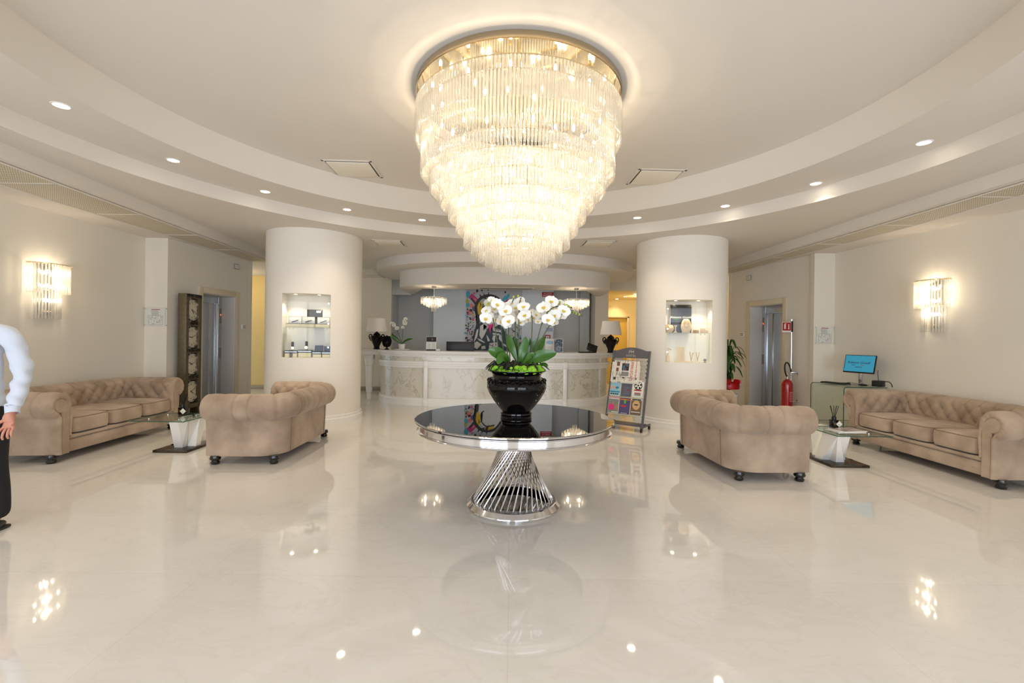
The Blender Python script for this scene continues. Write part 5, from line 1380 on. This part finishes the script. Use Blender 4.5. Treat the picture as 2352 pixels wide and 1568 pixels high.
t = NT('jewel_box', 'open dark jewellery box, the taller of two in the right of the left niche', 'box', 'l', .165, -.02, ZB + .095, R(5)); MB().box((0, .03, .055), (.13, .02, .10), .004, M=Matrix.Rotation(R(-12), 4, 'X')).build('lid', M_nav, t); MB().box((0, -.03, .014), (.13, .09, .026), .003).build('tray', M_blackm, t)
t = NT('jewel_box', 'navy jewellery box at the right edge of the left niche', 'box', 'l', .298, -.01, ZB + .095, R(-4)); MB().box((0, .02, .04), (.11, .05, .078), .004).build('box_body', M_nav, t); MB().box((0, .02, .08), (.112, .052, .004), .001).build('lid', M_dark, t)
def suction(side, x, label):
    t = NT('round_sensor', label, 'sensor', side, x, -.125, ZB); MB().cyl((0, -.006, .04), (0, .006, .04), .024, 18).build('disc', M_cityp, t); m = MB(); m.cyl((0, 0, .004), (0, 0, .02), .005, 8); m.box((0, 0, .003), (.05, .02, .006), .002); m.build('foot', M_dark, t)
suction('l', -.235, 'small round grey device on a foot in the left niche'); suction('r', .27, 'small round grey device on a foot in the right niche')
t = NT('jewellery_poster', 'dark jewellery poster with white script lettering in the right niche', 'poster', 'r', -.075, .09, ZS)
MB().box((0, 0, .241), (.34, .012, .47), .003).build('board', pbr('poster_black', lin(44, 42, 42), .3), t)
m = MB(); m.box((0, .001, .241), (.35, .010, .48), .002); m.build('frame', M_gold, t)
m = MB(); m.mesh(text_mesh('Roberto Gioielli', .052, .0006, shear=.25), M=at(.0, -.0075, .265) @ FRONT); m.mesh(text_mesh('Italia', .02, .0006), M=at(-.04, -.0075, .2) @ FRONT) if False else None; m.build('lettering', M_paper, t, smooth=False)
m = MB(); m.box((-.08, -.0075, .232), (.06, .001, .008)); m.build('green_stripe', pbr('stripe_green', lin(60, 160, 70), .5), t, smooth=False)
m = MB(); m.box((.09, -.0075, .232), (.06, .001, .008)); m.build('red_stripe', M_red, t, smooth=False)
t = NT('necklace_bust', 'cream oval bust with a gold necklace in the right niche', 'jewellery bust', 'r', -.01, -.02, ZS); m = MB(); m.lathe([(0, 0), (.06, 0), (.085, .08), (.085, .12), (.07, .18), (.045, .225), (.02, .235), (0, .235)], 28, cap=False, M=Matrix.Scale(.45, 4, (0, 1, 0))); m.build('bust', M_tan, t)
m = MB(); m.tube([(.042 * math.sin(a), -.035 - .006 * math.cos(a), .155 - .065 * math.cos(a)) for a in [2 * PI * i / 28 for i in range(28)]], .0028, 5, closed=True); m.build('necklace', M_gold, t)
t = NT('bracelet_roll', 'cream roll holding bracelets at the left end of the right niche shelf', 'bracelet roll', 'r', -.30, -.02, ZS); m = MB(); m.cyl((-.02, 0, .07), (.06, .05, .07), .065, 26); m.cyl((-.03, 0, .07), (-.02, 0, .07), .05, 26); m.build('roll', M_tan, t)
m = MB()
for k in range(3): 
    f = .2 + .3 * k; c = Vector((-.02 + .08 * f, .05 * f, .07)); m.tube([c + Vector((.03 * 0 - .035 * math.cos(a) * .5, .056 * math.cos(a) * 1.0, .067 * math.sin(a))) for a in [2 * PI * i / 24 for i in range(24)]], .004, 5, closed=True)
m.build('bracelets', M_gold, t)
t = NT('ring_stand', 'small cream T shaped stand beside the bust in the right niche', 'jewellery stand', 'r', -.185, -.05, ZS); m = MB(); m.lathe([(0, 0), (.03, 0), (.03, .012), (.012, .02), (.01, .09), (.016, .10), (.03, .12), (.03, .126), (0, .126)], 20, cap=False); m.build('stand_body', M_tan, t)
for x, w_, h_, nm in ((.145, .085, .045, 'brown front'), (.255, .07, .07, 'taller cream'), (.305, .05, .04, 'smallest, right end')):
    t = NT('ring_box', 'little ring box on the right niche shelf, the ' + nm + ' one', 'ring box', 'r', x, -.03, ZS, 0, 'ring boxes'); MB().box((0, 0, h_ / 2), (w_, .06, h_), .004).build('box_body', M_tan if w_ < .08 else pbr('ring_box_brown', lin(180, 148, 104), .5), t); MB().box((0, .0, h_ + .004), (w_ * 1.03, .062, .01), .003).build('lid', M_box, t)
t = NT('necklace_stand', 'flat cream necklace easel in the middle of the right niche floor', 'jewellery stand', 'r', -.075, .0, ZB); m = MB(); m.box((0, 0, .13), (.11, .01, .24), .004, M=Matrix.Rotation(R(-8), 4, 'X')); m.box((0, -.01, .006), (.13, .09, .012), .003); m.build('easel', M_tan, t)
m = MB(); m.tube([(-.03, -.012, .22), (0, -.006, .12), (.03, -.012, .22)], .002, 5)
for k in range(3): m.ball((0, -.004, .115 - .022 * k), .006, 8)
m.build('necklace', M_gold, t)
t = NT('earring_stand', 'cream earring stand at the left end of the right niche floor', 'jewellery stand', 'r', -.295, -.02, ZB); m = MB(); m.box((0, 0, .05), (.05, .03, .1), .008); m.box((0, 0, .16), (.018, .01, .14), .004); m.box((.02, 0, .215), (.06, .008, .014), .003); m.build('stand_body', M_tan, t)
for k in (0, 1): MB().ball((.03 + .02 * k, -.006, .2), .006, 8).build('earring', M_dark, t)
for x, nm in ((.075, 'hooked'), (.175, 'straight')):
    t = NT('bracelet_stand', 'gold V shaped stand on the right niche floor, the ' + nm + ' one', 'jewellery stand', 'r', x, -.03, ZB, 0, 'V shaped stands'); m = MB(); m.box((0, 0, .006), (.075, .05, .012), .003); m.tube([(0, 0, .012), (-.022, 0, .17)], .007, 8); m.tube([(0, 0, .012), (.024, 0, .155), (.04, 0, .145)] if nm == 'hooked' else [(0, 0, .012), (.028, 0, .165)], .007, 8); m.build('stand_body', M_gold, t)
for x, nm in ((-.16, 'left'), (.02, 'right')):
    t = NT('ring_pad', 'tiny cream ring pad on the right niche floor, ' + nm + ' of the easel', 'ring pad', 'r', x, -.06, ZB, 0, 'ring pads'); MB().box((0, 0, .008), (.06, .04, .016), .004).build('pad', M_tan, t); MB().ball((.0, 0, .024), .006, 8).build('ring', M_gold, t)

# ------------------------------------------------------------------ wall plates and boxes
def plan_plate(x, y, z, wd, hg, rz, label):
    t = thing('evacuation_plan', label, 'wall plan', (x, y, z), rz, 'evacuation plans'); MB().box((0, 0, 0), (wd, .006, hg), .001).build('acrylic_plate', M_glass, t, smooth=False)
    m = MB(); m.box((0, .004, 0), (wd * .8, .001, hg * .92), mi=0); y_ = .0030
    m.box((0, y_, hg * .40), (wd * .36, .001, .010), mi=1)
    for k in range(6): m.box((-.02 + .003 * k, y_, hg * (.33 - .045 * k)), (wd * .3, .001, .004), mi=2)
    for s in (-1, 1): m.box((s * wd * .30, y_, -hg * .18), (.003, .001, hg * .5), mi=2); m.box((0, y_, -hg * (.18 + s * .25)), (wd * .6, .001, .003), mi=2)
    q = random.Random(3)
    for k in range(16): m.box((q.uniform(-.26, .26) * wd, y_, q.uniform(-.4, .05) * hg), (q.uniform(.01, .05), .001, .003), mi=2); m.box((q.uniform(-.26, .26) * wd, y_, q.uniform(-.36, .02) * hg), (.003, .001, q.uniform(.01, .04)), mi=2 if k % 3 else 1)
    m.build('printed_plan', [M_paper, M_red, M_cityp], t, smooth=False)
    for sx in (-1, 1):
        for sz in (-1, 1): MB().cyl((sx * (wd / 2 - .015), -.006, sz * (hg / 2 - .015)), (sx * (wd / 2 - .015), .008, sz * (hg / 2 - .015)), .007, 10).build('stud', M_chrome, t)
plan_plate(-5.87, 7.488, 1.70, .39, .30, 0, 'framed evacuation plan with red heading on the left wall pilaster')
plan_plate(5.49, 7.988, 1.56, .36, .31, 0, 'framed evacuation plan with red heading on the right wall pilaster')
def wall_box(A, B, s, z, wd, hg, label, kind):
    d = (B - A).normalized(); p = A + d * s; n = Vector((d.y, -d.x)); t = thing(kind[0], label, kind[1], (p.x + n.x * .012, p.y + n.y * .012, z), math.atan2(d.y, d.x))
    MB().box((0, 0, 0), (wd, .024, hg), .004).build('housing', kind[2], t); return t
GB = pbr('grey_plastic', lin(166, 162, 154), .5)
for A, B, s, side in ((LA, LB, 1.70, 'left'), (RA, RB, .72, 'right')):
    t = wall_box(A, B, s, 2.80, .14, .10, 'small framed emergency light high on the %s lift wall' % side, ('emergency_light', 'emergency light', GB)); MB().box((0, -.013, 0), (.11, .003, .075)).build('diffuser', M_paper, t, smooth=False); MB().box((0, -.015, 0), (.06, .002, .008)).build('marking', M_cityp, t, smooth=False)
for A, B, s, side in ((LA, LB, 1.95, 'left'), (RA, RB, .52, 'right')):
    t = wall_box(A, B, s, 1.59, .13, .10, 'small white wall switch beside the %s lift' % side, ('wall_switch', 'wall switch', M_white)); m = MB()
    for k in (-1, 1): m.box((0, -.013, .016 * k), (.08, .003, .014))
    m.build('rocker', M_cityp, t, smooth=False)

# ------------------------------------------------------------------ the man at the left edge
def skin_mesh(name, verts, edges, radii, root=0, sub=2):
    me = bpy.data.meshes.new(name); me.from_pydata(verts, edges, []); o = bpy.data.objects.new(name, me); COL.objects.link(o)
    sk = o.modifiers.new('s', 'SKIN'); sk.use_smooth_shade = True
    for i, r_ in enumerate(radii):
        rr = r_ if isinstance(r_, tuple) else (r_, r_); me.skin_vertices[0].data[i].radius = rr; me.skin_vertices[0].data[i].use_root = i == root
    sb = o.modifiers.new('u', 'SUBSURF'); sb.levels = sub; sb.render_levels = sub
    bpy.context.view_layer.update()
    out = bpy.data.meshes.new_from_object(o.evaluated_get(bpy.context.evaluated_depsgraph_get())); bpy.data.objects.remove(o)
    out.polygons.foreach_set('use_smooth', [True] * len(out.polygons)); return out
class Graph:
    def __init__(s): s.v = []; s.e = []; s.r = []
    def chain(s, start, pts):
        prev = start
        for p, r_ in pts:
            s.v.append(p); s.r.append(r_)
            if prev is not None: s.e.append((prev, len(s.v) - 1))
            prev = len(s.v) - 1
        return prev
def mirror(pts): return [((-p[0], p[1], p[2]), r_) for p, r_ in pts]
MAN = thing('person', 'person in white shirt and black trousers standing at the left edge, arm hanging down', 'person', (-3.79, 3.22, 0), R(8))
# local: faces -y (toward the viewpoint); +x is the arm seen in the photo
arm = [((.19, .0, 1.42), .055), ((.235, .01, 1.33), .052), ((.272, .02, 1.16), .044), ((.282, .01, 1.08), .040), ((.278, -.02, .97), .036), ((.275, -.05, .885), .030), ((.268, -.06, .845), (.034, .022))]
def hand(g, w, sx):
    """palm and five fingers, rooted at graph node w (the wrist)"""
    x0 = lambda x: .268 + x
    mk = lambda pts: [((sx * p[0], p[1], p[2]), r_) for p, r_ in pts]
    palm = g.chain(w, mk([((.266, -.066, .80), (.036, .017))]))
    kn = g.chain(palm, mk([((.266, -.07, .765), (.036, .015))]))
    for dx, ln, cv in ((-.031, .066, .012), (-.010, .076, .004), (.012, .070, .0), (.034, .056, .006)):
        g.chain(kn, mk([((.266 + dx, -.074, .750), .0092), ((.264 + dx * 1.18, -.090 - cv, .752 - ln * .45), .0086), ((.260 + dx * 1.3, -.092 - cv, .752 - ln * .85), .0078), ((.256 + dx * 1.35, -.078 - cv, .752 - ln * 1.15), .0068)]))
    g.chain(palm, mk([((.228, -.078, .795), .0125), ((.202, -.096, .768), .0108), ((.192, -.104, .742), .0096), ((.190, -.106, .718), .0082)]))
g = Graph()
sp = g.chain(None, [((0, .01, .95), (.13, .09)), ((0, .0, 1.10), (.11, .08)), ((0, .01, 1.28), (.13, .09)), ((0, .02, 1.40), (.10, .07))])
nk = g.chain(sp, [((0, .015, 1.48), .052), ((0, .0, 1.54), .052), ((0, -.015, 1.60), (.068, .078)), ((0, -.02, 1.66), (.075, .092)), ((0, -.012, 1.72), (.066, .082))])
w1 = g.chain(sp, arm); w2 = g.chain(sp, mirror(arm)); hand(g, w1, 1); hand(g, w2, -1)
for s_ in (1, -1): g.chain(0, [((s_ * .10, .0, .84), .085), ((s_ * .11, -.01, .50), .056), ((s_ * .115, .02, .28), .05), ((s_ * .115, .03, .09), .036), ((s_ * .12, -.10, .04), (.038, .028))])
body = skin_mesh('body', g.v, g.e, g.r)
bd = MB(); bd.mesh(body)
# face: nose, ears, mouth, eyes as part of the one body mesh
bd.ball((0, -.105, 1.635), (.013, .02, .024), 10)
for s_ in (1, -1): bd.ball((s_ * .077, .0, 1.64), (.012, .022, .034), 10); bd.ball((s_ * .03, -.09, 1.665), (.013, .008, .008), 8)
bd.ball((0, -.094, 1.592), (.024, .008, .006), 8)
inst(bd.data('body', pbr('skin', lin(206, 142, 120), .5, sss=.0), sharp=180), 'body', MAN)
g = Graph(); big = lambda pts, k: [(p, tuple(x + k for x in r_) if isinstance(r_, tuple) else r_ + k) for p, r_ in pts]
sp = g.chain(None, [((0, .01, .80), (.165, .118)), ((0, .01, .84), (.175, .125)), ((0, .01, .92), (.178, .128)), ((0, .0, 1.0), (.168, .12)), ((0, .0, 1.12), (.155, .115)), ((0, .01, 1.28), (.175, .12)), ((0, .02, 1.40), (.13, .09))])
g.chain(sp, [((0, .015, 1.47), (.066, .066))])
r = random.Random(4)
def sleeve():
    fine = []
    b = big(arm[:-1], .014)
    for (p, r0), (q, r1) in zip(b, b[1:]):
        for k in range(3):
            f = k / 3; fine.append(((p[0] + (q[0] - p[0]) * f, p[1] + (q[1] - p[1]) * f, p[2] + (q[2] - p[2]) * f), r0 + (r1 - r0) * f + r.uniform(-.004, .006)))
    fine.append(((.277, -.048, .90), .044)); fine.append(((.276, -.05, .888), .043)); return fine
sl = sleeve(); g.chain(sp, sl); g.chain(sp, mirror(sl))
shirt = skin_mesh('shirt', g.v, g.e, g.r)
for v in shirt.vertices:
    x, y, z = v.co; k = .007 * math.sin(34 * z + 9 * x + 3 * math.sin(15 * y)) * math.sin(21 * x + 11 * y + 17 * z) + .0035 * math.sin(70 * z + 40 * x)
    v.co += v.normal * k
M_shirt = pbr('white_shirt', lin(212, 219, 232), .8, bump=(30, .15))
inst(shirt, 'shirt', MAN).data.materials.append(M_shirt)
cf = MB()
for s_ in (1, -1): cf.lathe([(.036, -.03), (.038, -.03), (.041, .035), (.038, .037)], 28, cap=False, M=Matrix.Translation((s_ * .274, -.053, .875)) @ Matrix.Rotation(s_ * R(-16), 4, 'Y') @ Matrix.Rotation(R(-18), 4, 'X'))
cf.lathe([(.058, 1.455), (.066, 1.46), (.062, 1.515), (.055, 1.515)], 28, cap=False, M=Matrix.Translation((0, .012, 0))); cf.build('cuffs_and_collar', M_shirt, MAN)
g = Graph(); g.chain(None, [((0, .01, 1.0), (.142, .105)), ((0, .01, .93), (.165, .12)), ((0, .01, .88), (.16, .115))])
for s_ in (1, -1): g.chain(2, [((s_ * .105, .0, .80), .105), ((s_ * .115, -.01, .50), .082), ((s_ * .118, .02, .28), .078), ((s_ * .12, .03, .07), .072)])
tr = skin_mesh('trousers', g.v, g.e, g.r); inst(tr, 'trousers', MAN).data.materials.append(pbr('black_trousers', lin(20, 20, 24), .85))
sh = MB()
for s_ in (1, -1): sh.ball((s_ * .12, -.05, .035), (.05, .14, .04), 16); sh.box((s_ * .12, -.05, .012), (.095, .27, .024), .01)
sh.build('shoes', M_blackm, MAN)
hr = MB(); hr.ball((0, .012, 1.71), (.088, .10, .085), 20); hr.ball((0, .05, 1.64), (.08, .06, .08), 16); tag(hr.build('hair', pbr('dark_hair', lin(40, 30, 24), .6), MAN), 'short dark hair')
# ------------------------------------------------------------------ daylight, corridor lamps, camera
W = bpy.data.worlds.new('daylight'); S.world = W; W.use_nodes = True
bg = W.node_tree.nodes['Background']; bg.inputs[0].default_value = (.62, .80, 1, 1); bg.inputs[1].default_value = PW_SKY
for x in (-2.95, 2.65):
    a = lamp('entrance_daylight', 'AREA', (x, -3.25, 1.4), PW_DAY, (.84, .88, 1), rot=(PI / 2, 0, 0), size=(4.2, 2.6))
lamp('corridor_lamp', 'POINT', (-7.0, 11.0, 2.6), PW_COR, (1, .78, .42), .15)
lamp('corridor_lamp', 'POINT', (6.2, 11.2, 2.6), PW_COR, (1, .78, .42), .15)
lamp('corridor_lamp', 'POINT', (3.8, 13.6, 2.6), PW_COR * .8, (1, .80, .46), .04)
cam = bpy.data.cameras.new('camera'); cam.lens = 16; cam.sensor_width = 36; cam.shift_y = -6 / 2352; cam.clip_start = .05
co = bpy.data.objects.new('camera', cam); COL.objects.link(co)
co.matrix_world = Matrix.Translation((0, 0, 1.42)) @ Matrix.Rotation(PI / 2, 4, 'X') @ Matrix.Rotation(.014, 4, 'Z')
S.camera = co
vs = S.view_settings; vs.view_transform = 'Standard'; vs.look = 'None'; vs.gamma = 1; vs.exposure = EXPO; vs.use_curve_mapping = False
c = S.cycles; c.max_bounces = 9; c.diffuse_bounces = 4; c.glossy_bounces = 5; c.transmission_bounces = 6; c.transparent_max_bounces = 28
c.use_denoising = True; c.use_adaptive_sampling = True; c.adaptive_threshold = .04; c.sample_clamp_indirect = 6; c.caustics_reflective = False; c.caustics_refractive = False
